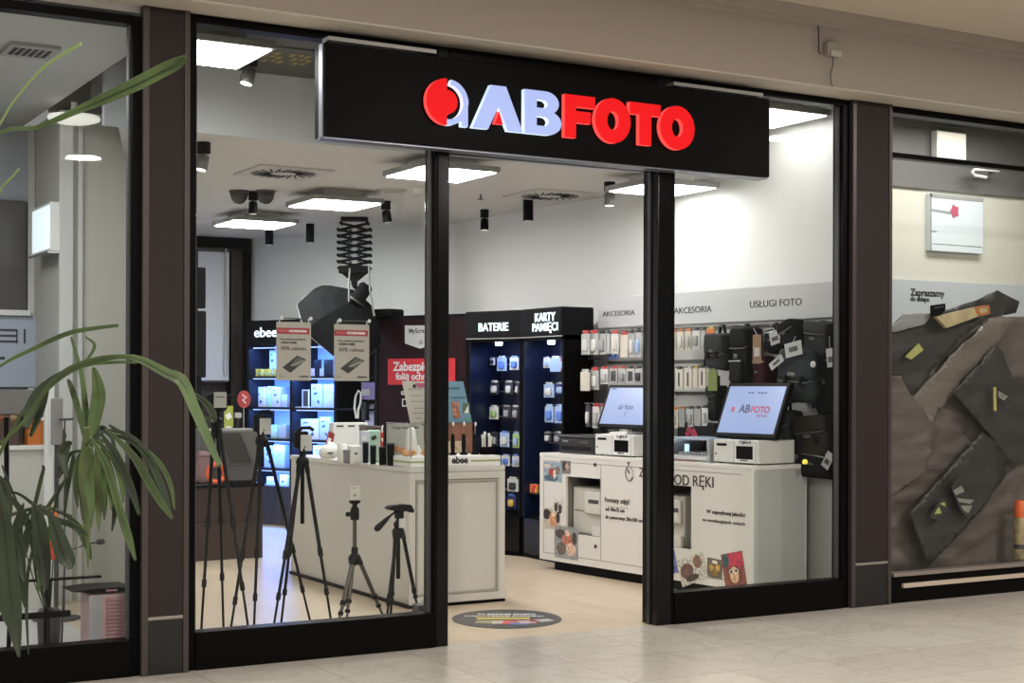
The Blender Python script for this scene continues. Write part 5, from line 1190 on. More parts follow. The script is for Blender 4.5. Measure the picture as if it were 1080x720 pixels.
# ================================================================== TRIPODS
LEGB = mat('tripod_black', (.004, .004, .0045), .4, spec=.15); LEGG = mat('tripod_gunmetal', (.10, .09, .078), .35, .5)
def tripod(label, apex, Yc, feet, col, head, m=LEGB, r=.011, group=None, joints=(.42, .72), tagpos=None, rc_=.012, legend=.0):
    A = P(apex[0], apex[1], Y=Yc)
    ft = [P(u, v, Z=0.004) for u, v in feet]
    for q in ft:
        q.y = max(q.y, 7.70+.02)
    t = thing('tripod', label, 'tripod', (A.x, A.y, 0), 0)
    o = Vector((A.x, A.y, 0)); a = A-o
    MB().lathe([(.022, -.03), (.035, -.02), (.04, .01), (.03, .03), (.02, .035)], 16, z=a.z).build('shoulder', LEGB, t)
    for f in ft:
        f = f-o; d = (f-a); s = a+Vector((d.x, d.y, 0)).normalized()*.032+Vector((0, 0, -.005)); d = f-s
        L = MB(); j1, j2 = joints
        L.tube([s, s+d*j1], r, 10).tube([s+d*(j1-.02), s+d*j2], r*.8, 10).tube([s+d*(j2-.02), s+d*.985], r*.62, 10)
        leg = L.build('leg', m, t)
        k = MB(); k.tube([s+d*(j1-.03), s+d*(j1+.015)], r*1.35, 10).tube([s+d*(j2-.025), s+d*(j2+.01)], r*1.2, 10).tube([s, s+d*.05], r*1.25, 10)
        k.build('lock_collar', RUBBER, leg)
        MB().tube([s+d*.975, f], [r*.7, r*.95], 10).build('rubber_foot', RUBBER, leg)
    if col:     # centre column top and bottom (pixel rows)
        zt3, zb3 = P(apex[0], col[0], Y=Yc).z, P(apex[0], col[1], Y=Yc).z
        MB().tube([(0, 0, zb3), (0, 0, zt3)], rc_, 12).build('centre_column', m, t)
        MB().lathe([(.018, 0), (.02, .01), (.02, .05), (.016, .055)], 14, z=a.z+.02).build('column_lock', RUBBER, t)
        ht = zt3
    else: ht = a.z+.03
    if head == 'ball':
        MB().lathe([(.024, 0), (.026, .01), (.026, .06), (.02, .075)], 16, z=ht).rbox((0, 0, ht+.08), (.032, .032, .032), 1, 12, 8).lathe([(.012, .09), (.03, .10), (.034, .105), (.034, .115)], 16, z=ht).build('ball_head', MATB, t)
        MB().tube([(-.025, 0, ht+.035), (-.055, -.01, ht+.035)], .014, 10).build('knob', RUBBER, t)
        tz_ = ht+.118
        MB().box(-.03, .03, -.004, .0, tz_, tz_+.085).build('clear_tag', mat('tag_translucent', (.55, .54, .5), .3), t)
        MB().box(-.012, .008, -.006, -.004, tz_+.02, tz_+.035).box(-.02, .01, -.006, -.004, tz_+.07, tz_+.074).build('tag_print', GR, t)
    elif head == 'pan':
        MB().lathe([(.022, 0), (.03, .01), (.024, .03), (.014, .04), (.014, .075)], 16, z=ht).lathe([(.03, .02), (.03, .03)], 14, z=ht).build('pan_base', MATB, t)
        MB().box(-.02, .025, -.03, .02, ht+.055, ht+.105).build('tilt_block', MATB, t, bevel=.006)
        MB().prism([(-.085, ht+.118), (-.06, ht+.108), (.0, ht+.095), (.06, ht+.10), (.085, ht+.085), (.095, ht+.10), (.075, ht+.135), (.03, ht+.142), (-.06, ht+.135)], -.035, .03).build('camera_plate', MATB, t, bevel=.004)
        MB().tube([(-.02, -.01, ht+.10), (-.07, -.03, ht+.075), (-.10, -.04, ht+.055), (-.17, -.07, ht+.01), (-.185, -.075, ht+.002)], [.006, .007, .014, .021, .014], 12).build('pan_handle', RUBBER, t)
        MB().box(-.01, .03, -.034, -.031, ht+.0, ht+.055).build('spec_tag', mat('tag_translucent', (.55, .54, .5), .3), t)
    elif head == 'phone':
        MB().lathe([(.02, 0), (.024, .02), (.02, .05)], 14, z=ht).build('swivel', MATB, t)
        MB().box(-.045, .035, -.015, .035, ht+.03, ht+.13).build('head_block', MATB, t, bevel=.01)
        MB().tube([(-.03, .01, ht+.12), (.0, .01, ht+.15), (.05, .01, ht+.15), (.07, 0, ht+.135)], .010, 8).build('quick_release', MATB, t)
        w = .058
        MB().box(-.02, .05, -.022, -.017, ht+.015, ht+.11).build('paper_tag', mat('tag_pale', (.45, .45, .43), .5), t)
        MB().box(0.0, .01, -.0235, -.022, ht+.035, ht+.045).build('tag_print', DKGREY, t)
    elif head == 'camera':
        MB().lathe([(.02, 0), (.024, .02), (.02, .05)], 14, z=ht).build('swivel', MATB, t)
        MB().rbox((0, 0, ht+.09), (.13, .07, .11), .5, 20, 10).build('head_block', MATB, t)
        MB().tube([(.03, 0, ht+.11), (.09, -.02, ht+.125)], .014, 8).build('knob', RUBBER, t)
        MB().box(-.03, .045, -.05, -.045, ht+.06, ht+.15).build('paper_tag', mat('tag_pale', (.45, .45, .43), .5), t)
        MB().box(-.02, .03, -.052, -.05, ht+.12, ht+.125).build('tag_print', DKGREY, t)
        MB().tube([(0, 0, ht), (.0, 0, ht-.12)], .024, 12).build('upper_column', MATB, t)
    return t
tripod('tall black tripod at the left window edge with tagged camera head', (228, 446), 8.35, [(211, 684), (266, 690), (236, 672)], None, 'camera', joints=(.45, .72), r=.0115)
tripod('tall black tripod in front of the ribbed case, second from the left', (276, 466), 8.3, [(239, 691), (267, 685), (331, 671)], None, 'phone', joints=(.55, .76), r=.011)
tripod('tall black tripod at the end of the white counter with three spread legs', (319, 488), 8.2, [(284, 688), (294, 680), (353, 679)], (478, 552), 'phone', joints=(.5, .72), r=.0115)
tripod('short bronze grey tripod with raised column and ball head', (374, 590), 8.1, [(351, 683), (363, 678), (412, 668)], (548, 596), 'ball', m=LEGG, r=.013, rc_=.012, joints=(.5, .62))
tripod('short black tripod with pan handle at the right of the window', (420, 562), 8.15, [(405, 676), (411, 669), (445, 664)], (556, 610), 'pan', r=.0115, joints=(.6, .66), rc_=.013)
p = P(448, 650, Y=7.85)
t = thing('glass_clamp_box', 'small dark box by the door post corner of the left window', 'box', (p.x, 7.85, 0))
hz_ = P(448, 637, Y=7.85).z
MB().box(-.055, .06, -.03, .06, 0, hz_).build('box', DKGREY, t, bevel=.006)
MB().tube([(-.03, -.02, hz_+.0), (-.02, -.02, hz_+.03), (.03, -.02, hz_+.045), (.07, -.02, hz_+.04)], .006, 8).build('curved_handle', STEEL, t)

# floor sticker in the entrance
p = P(534.5, 652.5, Z=0); pe = P(592, 652, Z=0); rad = (pe-p).length
dcl = thing('floor_sticker', 'round dark grey floor sticker with yellow band in the entrance', 'floor sticker', (p.x, p.y, .001), -R(30))
pn = P(533, 663.0, Z=0); pf = P(533, 643, Z=0); ry_ = (pf-pn).length/2
MB().prismz([(rad*math.cos(R(i*6)), ry_*1.0*math.sin(R(i*6))) for i in range(60)], 0, .002).build('disc', mat('sticker_grey', (.06, .058, .055), .5), dcl)
text('TU ZROBISZ ZDJĘCIA', WPRINT, dcl, 0, rad*.40, .0025, w=rad*1.1, h=rad*.16, align='C', rot=(0, 0, 0), bold=.02)
text('NAJWYŻSZEJ JAKOŚCI', WPRINT, dcl, -rad*.05, rad*.20, .0025, w=rad*1.45, h=rad*.15, align='C', rot=(0, 0, 0), bold=.02)
MB().box(-rad*.55, rad*.42, -rad*.08, rad*.10, .002, .003).build('yellow_band', mat('sticker_yellow', (.62, .48, .09), .5), dcl)
b = MB(); cols = ['#8f8a6a', '#b8b0a0', '#c0504a', '#5a78b4', '#c8a8a8', '#8c3a44', '#b8b4b0']
for k, (x, y, w, h, a) in enumerate(((-.38, -.40, .36, .34, -.2), (-.12, -.42, .3, .34, .15), (.08, -.45, .3, .4, -.1), (.22, -.58, .34, .2, .1), (.36, -.40, .3, .3, .2), (.52, -.28, .2, .3, -.2), (.68, -.22, .28, .26, .5))):
    c, s = math.cos(a), math.sin(a); w *= rad; h *= rad
    b.prismz([(x*rad+q*w*c-z*h*s, y*rad+q*w*s+z*h*c) for q, z in ((-.5, -.5), (.5, -.5), (.5, .5), (-.5, .5))], .002, .0026+k*.0003, k)
b.build('photo_strip', [cm(c) for c in cols], dcl)

# ================================================================== LEFT NEIGHBOUR SHOP
NW = mat('neighbour_wall', (.50, .49, .44), .6, bump=.04, bscale=90)
NG = mat('neighbour_dark_grey', (.16, .155, .145), .6)
struct('floor_neighbour', MB().box(-9, 2.3, 7.66, 13, -.1, 0), mat('neighbour_floor', (.52, .51, .50), .25))
struct('wall_neighbour_back', MB().box(2.5, 3.04, 10.5, 10.6, 0, 3.40), NW)
struct('wall_neighbour_upper', MB().box(2.42, 3.04, 10.5, 10.6, 3.40, 3.95), NG)
struct('wall_neighbour_side', MB().box(2.5, 2.6, 10.6, 11.4, 0, 3.42), NW)
struct('wall_neighbour_rear', MB().box(-6, 2.6, 11.4, 11.5, 0, 3.42), mat('neighbour_rear', (.40, .42, .46), .6))
struct('ceiling_neighbour', MB().box(-9, 2.42, 7.62, 11.5, 3.42, 3.52), mat('neighbour_ceiling', (.50, .50, .48), .7))
struct('ceiling_recess', MB().box(2.3, 3.1, 7.62, 10.6, 3.95, 4.05).box(2.38, 2.42, 7.62, 10.5, 3.52, 3.95), NG)
struct('trim_3', MB().box(2.47, 2.56, 10.46, 10.5, 0, 3.40).box(2.60, 2.63, 10.475, 10.5, 0, 3.4), mat('corner_trim_white', (.58, .58, .56), .5))
FN = Frame(0, 11.38, 0)
def nbox(name, label, cat, u0, u1, v0, v1, Y, dep, m, **k):
    a, b = P(u0, v1, Y=Y), P(u1, v0, Y=Y); t = thing(name, label, cat, (a.x, Y, a.z))
    MB().box(0, b.x-a.x, 0, dep, 0, b.z-a.z).build(k.get('part', 'body'), m, t, bevel=.004); return t, b.x-a.x, b.z-a.z
t, w, h = nbox('wall_screen', 'large dark grey wall screen at the left edge of the neighbouring shop', 'screen', -60, 28, 212, 325, 11.34, .05, mat('screen_dark', (.085, .08, .075), .4), part='frame')
MB().box(.02, w-.015, -.004, 0, h*.38, h-.015).build('screen', mat('screen_dark2', (.10, .093, .088), .35), t)
MB().box(-.02, w+.02, -.05, .04, -.04, 0).build('ledge', WHITEP, t)
struct('trim_4', MB().box(P(29, 300, Y=11.36).x, P(36, 300, Y=11.36).x, 11.34, 11.4, 0, 3.42), mat('corner_trim_white', (.58, .58, .56), .5))
a = P(64, 265, X=2.48); b = P(44, 283, X=2.48); c = P(64, 213, X=2.48)
t = thing('light_box', 'white lit picture box on the side wall of the neighbouring shop', 'light box', (2.48, a.y, a.z-.0))
MB().box(-.07, .0, 0, b.y-a.y, 0, c.z-a.z).build('case', WHITEP, t, bevel=.005)
MB().box(-.073, -.07, .02, b.y-a.y-.02, .02, c.z-a.z-.02).build('lit_face', mat('light_box_face', (.8, .9, .95), .4, emit=.75, ecol=(.8, .93, .95)), t)
MB().box(-.09, .015, -.01, b.y-a.y+.01, -.015, 0).build('lower_rail', CHROME, t)
t, w, h = nbox('wall_panel', 'pale blue board with black schematic prints low on the neighbour rear wall', 'panel', -60, 47, 334, 408, 11.33, .03, mat('panel_pale_blue', (.42, .47, .56), .5))
mbp = MB(); o0 = P(-60, 408, Y=11.33)
for (u0, u1, v0, v1) in ((0, 18, 347, 349), (0, 18, 353, 355), (0, 18, 359, 361), (17, 18.5, 347, 362), (25, 27, 347, 362), (0, 5, 376, 379)):
    aa, bb = P(u0, v1, Y=11.33)-o0, P(u1, v0, Y=11.33)-o0; mbp.prism(rect(aa.x, bb.x, aa.z, bb.z), -.003, 0)
mbp.build('line_prints', DKGREY, t)
ca = P(50, 474, Y=10.2)
t = thing('neighbour_counter', 'white counter in the neighbouring shop behind the palm leaves', 'counter', (ca.x, 10.2, 0))
MB().box(-3, 0, 0, .7, 0, ca.z).build('body', mat('counter_grey_white', (.55, .54, .50), .4), t, bevel=.004)
MB().box(-3, .015, -.02, .72, ca.z, ca.z+.03).build('top', WHITE, t, bevel=.004)
MB().box(-.55, -.54, -.003, 0, .05, ca.z-.02).build('panel_joint', GR, t)
q = P(46, 411, Y=10.3); q2 = P(0, 437, Y=10.3)
t = thing('display_hood', 'grey display hood over goods on the neighbouring counter', 'display case', (q.x, 10.3, ca.z+.031))
hh = q.z-ca.z-.03; hb_ = q2.z-ca.z-.03
MB().box(-2.6, 0, 0, .5, hb_, hh).build('hood', mat('hood_grey', (.17, .165, .155), .5), t, bevel=.004)
MB().box(-2.6, -.0, .47, .5, 0, hb_).build('back', mat('hood_grey2', (.30, .26, .23), .5), t)
for x in (-2.58, -.03): MB().box(x, x+.02, .02, .04, 0, hb_).build('post', STEEL, t)
t, w, h = nbox('orange_carton', 'orange ribbed carton at the end of the neighbouring counter', 'carton', 30, 46, 443, 469, 10.26, .2, mat('carton_orange', (.62, .19, .03), .55))
t.location.z = ca.z+.031
for k in range(7): MB().box(w*(.08+.13*k), w*(.11+.13*k), -.003, 0, .01, h-.01).build('rib', mat('carton_orange_dark', (.42, .12, .02), .55), t)
MB().box(-.01, w+.01, -.01, .21, h, h+.02).build('lid', WHITEP, t)
t, w, h = nbox('brown_basket', 'dark brown basket of goods beside the orange carton', 'basket', -20, 20, 452, 478, 10.24, .22, mat('basket_brown', (.07, .04, .03), .7, bump=.6, bscale=40))
t.location.z = ca.z+.031
for k in range(6): MB().rbox((w*(.1+.16*k), .1, h+.02), (.09, .08, .08), .9, 12, 8).build('fruit', mat('goods_%d' % (k % 3), [(.25, .08, .03), (.10, .05, .05), (.35, .22, .1)][k % 3], .6), t)
q = P(60, 420, Y=9.7); q3 = P(60, 469, Y=9.7)
t = thing('grey_stand', 'slim grey stand with boxy head behind the palm', 'stand', (q.x, 9.7, 0))
MB().box(-.032, .032, -.03, .03, q3.z, q.z).build('head', mat('stand_head_grey', (.27, .26, .25), .5), t, bevel=.005)
MB().tube([(0, 0, .01), (0, 0, q3.z)], .012, 10).build('pole', DKGREY, t); MB().lathe([(.15, 0), (.15, .012), (.03, .02)], 24).build('foot', DKGREY, t)
q = P(51, 300, Y=9.9)
t = thing('white_post', 'tall white post standing by the end of the neighbouring counter', 'post', (P(52, 400, Y=9.9).x, 9.9, 0))
zz = P(52, 400, Y=9.9).z
MB().box(-.028, .028, -.028, .028, 0, zz).build('post', WHITEP, t, bevel=.004); MB().box(-.05, .05, -.05, .05, 0, .02).build('foot', STEEL, t)
t = thing('ring_holder', 'small grey ring holder on a wire beside the grey stand', 'holder', (*P(70, 441, Y=9.6).xy, 0))
zr = P(70, 442, Y=9.6).z
MB().tube([(.04*math.cos(R(a)), .04*math.sin(R(a)), zr) for a in range(0, 361, 20)], .007, 6).build('ring', DKGREY, t)
MB().tube([(-.0, .04, zr), (0, .04, .01)], .005, 6).lathe([(.08, 0), (.08, .01)], 16, y=.04).build('wire_foot', DKGREY, t)
p = P(32, 52, Z=3.42); t = thing('ceiling_grille', 'small lattice vent grille in the neighbouring ceiling', 'air vent', (p.x, p.y, 3.419))
MB().box(-.14, .14, -.16, .16, -.02, 0).build('frame', mat('grille_frame', (.36, .36, .35), .5), t, bevel=.004)
g_ = MB()
for i in range(6):
    for j in range(4): g_.box(-.11+i*.037, -.085+i*.037, -.10+j*.052, -.07+j*.052, -.023, -.02)
g_.build('lattice', BLACK, t)
t, w, h = nbox('projector', 'grey boxy projector hanging in the dark ceiling recess', 'projector', 108, 133, 74, 100, 9.9, .3, mat('projector_grey', (.30, .29, .27), .5))
t2 = MB().box(w*.4, w*.6, .1, .16, h, 3.95-t.location.z).build('mount', NG, t); MB().lathe([(.04, 0), (.04, .02)], 16, M=Matrix.Translation((w*.6, 0, h*.5)) @ Matrix.Rotation(PI/2, 4, 'X')).build('lens', BLACK, t)
p = P(78, 125, Y=10.25); t = thing('oval_lamp', 'flat white oval lamp below the dark ceiling recess', 'lamp', (p.x, 10.25, p.z))
MB().lathe([(.0, -.03), (.12, -.028), (.17, -.01), (.175, .0), (.17, .015)], 30).build('diffuser', mat('oval_lamp_face', (.85, .85, .8), .4, emit=.55, ecol=(1, .97, .88)), t)
MB().lathe([(.02, 0), (.02, 3.42-p.z)], 10).build('mount', WHITEP, t)
# pink ribbed bin with black tray, black low rack
q0, q1 = P(97, 683, Y=7.95), P(141, 623, Y=7.95)
t = thing('pink_bin', 'pale pink ribbed bin with a black flat tray on top', 'bin', ((q0.x+q1.x)/2, 8.1, 0)); w = q1.x-q0.x; hh = q1.z
PINK = mat('bin_pink', (.58, .40, .41), .5)
MB().box(-w/2, w/2, -.1, .1, .0, hh-.01).build('bin', PINK, t, bevel=.01)
for k in range(16): MB().box(-w*.12, w*.40, -.106, -.1, .04+k*(hh-.07)/16, .055+k*(hh-.07)/16).build('rib', mat('bin_rib', (.48, .27, .29), .5), t)
MB().box(-w*.5-.004, -w*.2, -.103, -.1, .02, hh-.02).build('side_sleeve', mat('sleeve_grey', (.42, .42, .45), .5), t)
t = thing('black_tray', 'thin black tray with drooping corner lying on the pink bin', 'tray', ((q0.x+q1.x)/2, 8.1, hh))
MB().prism([(-w*.95, .012), (-w*.5, 0), (w*.5, 0), (w*.62, -.05), (w*.75, -.055), (w*.75, .0), (w*.45, .02), (-w*.4, .022)], -.12, .12).build('tray', BLACK, t)
MB().box(-.03, .03, -.121, -.12, .003, .012).build('edge_mark', mat('bin_rib', (.48, .27, .29), .5), t)
q0, q1 = P(0, 655, Y=8.0), P(74, 643, Y=8.0)
t = thing('low_rack', 'low black metal rack with thin legs behind the palm', 'rack', (q1.x, 8.0, 0))
MB().box(-1.6, 0, -.01, .01, q0.z, q1.z).build('front_bar', BLACK, t)
zt4 = P(80, 608, Y=8.3).z
MB().box(-1.4, P(106, 608, Y=8.3).x-q1.x, .28, .32, zt4-.012, zt4).build('rear_bar', BLACK, t)
for x, y, zz in ((-.13, 0, q1.z+.4), (-.32, 0, q0.z), (-.05, .3, zt4), (-1.3, 0, q1.z), (-1.3, .3, zt4)): MB().tube([(x, y, 0), (x+.01, y, zz)], .012, 8).build('leg', BLACK, t)
MB().tube([(-.32, 0, q0.z), (-.33, 0, P(13, 440, Y=8.0).z)], .013, 8).build('upright', BLACK, t)
for x in (-.05, -1.3): MB().tube([(x, 0, q0.z+.01), (x, .3, q0.z+.01)], .008, 6).build('cross_bar', BLACK, t)
t = thing('wire_stand', 'thin wire stand with a knob end beside the pink bin', 'stand', (*P(106, 571, Y=8.6).xy, 0))
zz = P(106, 571, Y=8.6).z
MB().tube([(0, 0, zz), (-.08, 0, zz-.01), (-.2, 0, zz-.05), (-.22, 0, 0.01)], .006, 6).build('wire', DKGREY, t); MB().rbox((.0, 0, zz), (.05, .03, .035), .7).build('knob', DKGREY, t); MB().lathe([(.08, 0), (.08, .01)], 16, x=-.22).build('foot', DKGREY, t)
fr_ = thing('red_flowers', 'red and orange flowers glimpsed between the dark palm leaves', 'flowers', (*P(52, 560, Y=8.7).xy, 0))
zo = P(52, 560, Y=8.7)
MB().lathe([(.06, 0), (.07, .2), (.05, .22)], 16).build('vase', DKGREY, fr_)
for (u, v, hh, cc) in ((54, 540, .10, 0), (58, 546, .09, 0), (52, 570, .16, 1), (56, 583, .1, 1), (27, 572, .10, 2), (31, 562, .06, 2)):
    q = P(u, v, Y=8.7)-Vector((zo.x, zo.y, 0))
    MB().lathe([(.0, -hh/2), (.02, -hh*.2), (.024, hh*.1), (.0, hh/2)], 8, x=q.x, y=q.y, z=q.z).build('blossom', mat('blossom%d' % cc, [(.85, .22, .03), (.65, .08, .03), (.45, .03, .03)][cc], .5), fr_)
    MB().tube([(0, 0, .15), (q.x*.6, 0, q.z*.6), (q.x, q.y, q.z-hh/2)], .004, 5).build('stem', mat('stem_green', (.05, .09, .03), .6), fr_)

# ================================================================== RIGHT NEIGHBOUR SHOP
NR = mat('neighbour_right_wall', (.58, .57, .50), .6)
struct('floor_right', MB().box(7.44, 18, 7.66, 10, -.1, 0), mat('neighbour_floor', (.52, .51, .50), .25))
struct('wall_right_shop_back', MB().box(7.5, 14, 9.0, 9.1, 0, 3.15), NR)
struct('wall_right_shop_upper', MB().box(7.5, 14, 8.97, 9.1, 3.15, 3.7), mat('upper_dark_grey', (.13, .125, .12), .5))
struct('wall_right_shop_side', MB().box(7.56, 7.62, 7.75, 9.0, 0, 3.7), NR)
struct('ceiling_right_shop', MB().box(7.5, 14, 7.62, 9.1, 3.7, 3.75), mat('upper_dark_grey', (.13, .125, .12), .5))
MB().box(.03, 4.05, .02, .09, 3.10, 3.135).build('transom_bar', BLACK, w4)
FR4 = Frame(0, 8.99, 0)
a, b = P(981, 264, Y=8.95), P(1037, 209, Y=8.95)
t = thing('wall_picture', 'white and pale blue canvas with small red flower on the right shop wall', 'picture', (a.x, 8.95, a.z)); w, h = b.x-a.x, b.z-a.z
MB().box(0, w, 0, .05, 0, h).build('canvas', mat('canvas_white', (.62, .68, .72), .5), t, bevel=.003)
MB().box(0, w, -.003, 0, h*.93, h).box(0, .015, -.003, 0, 0, h).build('grey_edge', mat('canvas_edge', (.30, .30, .30), .5), t)
MB().prism(rotrect(w*.22, h*.70, w*.40, h*.04, -.05), -.004, 0).build('branch_print', mat('branch_grey', (.3, .32, .33), .5), t)
MB().box(.02, w*.12, -.003, 0, h*.33, h*.35).box(.02, w-.02, -.003, 0, h*.12, h*.13).build('line_print', mat('branch_grey', (.3, .32, .33), .5), t)
MB().prism([(w*.45+w*.09*math.cos(R(i*36))*(1 if i % 2 else .7), h*.72+h*.13*math.sin(R(i*36))*(1 if i % 2 else .7)) for i in range(10)], -.005, 0).build('flower_print', mat('flower_red', (.45, .10, .15), .5), t)
hb2 = thing('header_board', 'pale grey header board with black lettering in the right neighbouring shop', 'board', (7.62, 8.95, 0))
z1_ = P(1000, 297, Y=8.95).z
MB().box(0, 5, 0, .04, z1_-.55, z1_).build('board', mat('board_pale', (.47, .50, .53), .5), hb2, bevel=.002)
a, b = P(960, 314, Y=8.95), P(996, 307.5, Y=8.95); text('Zapraszamy', KPRINT, hb2, a.x-7.62, -.001, a.z, w=b.x-a.x, bold=.03)
a, b = P(960, 319, Y=8.95), P(980, 315, Y=8.95); text('do sklepu', KPRINT, hb2, a.x-7.62, -.001, a.z, w=b.x-a.x, bold=.03)
a, b = P(988, 166, Y=8.9), P(1019, 141, Y=8.9)
t = thing('lit_square', 'small lit cream square panel in the dark upper zone of the right shop', 'light panel', (a.x, 8.9, a.z))
MB().box(0, b.x-a.x, 0, .06, 0, b.z-a.z).build('case', WHITEP, t); MB().box(.01, b.x-a.x-.01, -.003, 0, .01, b.z-a.z-.01).build('face', mat('lit_cream', (.8, .76, .65), .4, emit=.5, ecol=(1, .93, .8)), t)
q = [P(u, v, Y=8.85) for u, v in ((1053, 180), (1040, 179), (1028, 178.5), (1025, 181), (1028, 185), (1040, 187))]; o0 = q[0].copy()
t = thing('curved_lamp', 'small white curved lamp arm in the right neighbouring shop', 'lamp', tuple(o0)); MB().tube([p-o0 for p in q], .014, 8).build('arm', mat('arm_white', (.7, .7, .68), .4), t); MB().tube([(0, 0, 0), (.02, .12, 0)], .01, 8).build('mount', DKGREY, t)
def sheet(name, label, cat, poly, Y, m, amp=.02, seed=0, cuts=26, sc=5, group=None, freq=(.45, 1.8), tape=None):
    ps = [P(u, v, Y=Y) for u, v in poly]; o0 = Vector((sum(p.x for p in ps)/len(ps), Y, min(p.z for p in ps)))
    t = thing(name, label, cat, tuple(o0), 0, group)
    bm = bmesh.new(); vs = [bm.verts.new((p.x-o0.x, 0, p.z-o0.z)) for p in ps]; bm.faces.new(vs)
    x0, x1 = min(p.x for p in ps)-o0.x, max(p.x for p in ps)-o0.x; z1 = max(p.z for p in ps)-o0.z
    for i in range(1, cuts): bmesh.ops.bisect_plane(bm, geom=bm.verts[:]+bm.edges[:]+bm.faces[:], plane_co=(x0+(x1-x0)*i/cuts, 0, 0), plane_no=(1, 0, .15))
    nz = max(6, int(cuts*z1/(x1-x0)))
    for i in range(1, nz): bmesh.ops.bisect_plane(bm, geom=bm.verts[:]+bm.edges[:]+bm.faces[:], plane_co=(0, 0, z1*i/nz), plane_no=(0.1, 0, 1))
    bmesh.ops.triangulate(bm, faces=bm.faces[:])
    for v in bm.verts:
        q = Vector((v.co.x*sc*freq[0]+seed, seed*1.7, v.co.z*sc*freq[1]))
        n1 = 1-abs(mnoise.noise(q))*2; n2 = 1-abs(mnoise.noise(q*2.3+Vector((7, 0, 3))))*2
        v.co.y += amp*(n1*.8+n2*.4-.6)
    me = D.meshes.new('sheet'); bm.to_mesh(me); bm.free(); me.materials.append(m)
    s = D.objects.new('sheet', me); C.objects.link(s); s.parent = t
    for p in me.polygons: p.use_smooth = True
    md = s.modifiers.new('Solidify', 'SOLIDIFY'); md.thickness = .002
    return t
PAP = mat('wrapping_brown', (.10, .080, .070), .55, bump=.8, bscale=5, stretch=(.5, 1, 4)); PAP2 = mat('wrapping_brown_light', (.14, .115, .10), .5, bump=.8, bscale=6, stretch=(.5, 1, 4))
BLKP = mat('black_plastic_sheet', (.030, .026, .024), .5, bump=.6, bscale=5, stretch=(.5, 1, 3)); GREYS = mat('grey_plastic_sheet', (.095, .088, .080), .45)
sheet('wrapping_paper', 'large crumpled brown wrapping paper covering the lower right window', 'wrapping paper', [(927, 615), (933, 398), (962, 380), (1000, 350), (1042, 334), (1075, 334), (1110, 330), (1110, 594)], 7.90, PAP, .05, 3, 44)
sheet('wrapping_paper', 'lighter brown folded paper strip slanting down from the top pile', 'wrapping paper', [(934, 510), (962, 420), (1015, 362), (1050, 332), (1074, 336), (1052, 364), (1010, 412), (985, 440), (975, 462)], 7.84, PAP2, .035, 8, 26)
sheet('wrapping_paper', 'lower left brown paper with pale folded top edge', 'wrapping paper', [(930, 530), (930, 396), (950, 396), (963, 419), (990, 455), (975, 500)], 7.80, PAP, .025, 12, 18)
sheet('plastic_sheet', 'dark plastic sheet over the upper pile behind the right window', 'plastic sheet', [(936, 396), (932, 352), (950, 334), (985, 331), (1030, 316), (1052, 306), (1075, 318), (1072, 330), (1040, 336), (1015, 356), (985, 388), (963, 419), (950, 396)], 7.80, BLKP, .03, 21, 24)
sheet('plastic_sheet', 'black plastic wedge with lime print hanging low behind the right window', 'plastic sheet', [(960, 540), (1037, 455), (1060, 478), (1062, 500), (1020, 556), (979, 598)], 7.78, BLKP, .025, 31, 22)
sheet('plastic_sheet', 'dark diamond plastic sheet with a thin yellow strip', 'plastic sheet', [(1005, 413), (1052, 362), (1070, 400), (1110, 415), (1110, 470), (1066, 490), (1045, 460)], 7.79, BLKP, .03, 41, 22)
sheet('foil_sheet', 'pale grey translucent foil corner at the top left of the paper pile', 'foil', [(934, 350), (952, 331), (985, 330), (975, 342), (945, 350)], 7.77, mat('foil_grey', (.25, .25, .25), .35), .01, 51, 12)
def plate(name, label, cat, polys, Y, ms, dep=.01):
    o0 = P(*polys[0][0], Y=Y); t = thing(name, label, cat, tuple(o0))
    for k, (poly, m) in enumerate(zip(polys, ms)):
        L = [P(u, v, Y=Y)-o0 for u, v in poly]; L = [(p.x, p.z) for p in L]
        ar = sum(L[i][0]*L[(i+1) % len(L)][1]-L[(i+1) % len(L)][0]*L[i][1] for i in range(len(L)))
        if ar < 0: L.reverse()
        MB().prism(L, -dep-.001*k, 0).build('sheet' if k == 0 else 'print', m, t)
    return t
GOLD = mat('roll_gold', (.40, .33, .19), .5, vary=.2); LIME = mat('lime_print', (.34, .36, .10), .5); SILV = mat('silver_print', (.22, .22, .19), .5)
t = plate('paper_roll', 'golden paper roll with orange end lying on the upper pile', 'paper roll', [[(984, 334), (1026, 324), (1028, 334), (995, 346)], [(1024, 324), (1040, 322), (1041, 331), (1028, 334)], [(1029, 326), (1037, 324.5), (1038, 329), (1031, 331)]], 7.735, [GOLD, mat('roll_orange', (.40, .14, .04), .5), GOLD], .03)
plate('dark_clip', 'small black block under the lettering on the header board', 'clip', [[(981, 322), (995, 320), (995, 327), (990, 333), (981, 333)], [(983, 324), (993, 322.5), (993, 324), (983, 325.5)]], 7.74, [BLACK, DKGREY], .02)
plate('gold_label', 'small pale gold label stuck on the upper dark plastic', 'label', [[(954, 376), (968, 362), (973, 369), (960, 379)], [(958, 374), (967, 366), (968, 368), (960, 376)]], 7.74, [LIME, GOLD])
plate('yellow_strip', 'thin yellow strip hanging on the dark diamond sheet', 'strip', [[(1047, 408), (1049.5, 408), (1050, 433), (1047.5, 433)], [(1047.5, 415), (1049.5, 415), (1049.5, 418), (1047.5, 418)]], 7.738, [mat('strip_yellow', (.42, .38, .12), .5), GOLD])
plate('pale_scrap', 'small pale scrap beside the thin yellow strip', 'scrap', [[(1052, 412), (1062, 418), (1058, 422), (1052, 418)], [(1054, 415), (1058, 417), (1057, 419)]], 7.738, [SILV, GREYS])
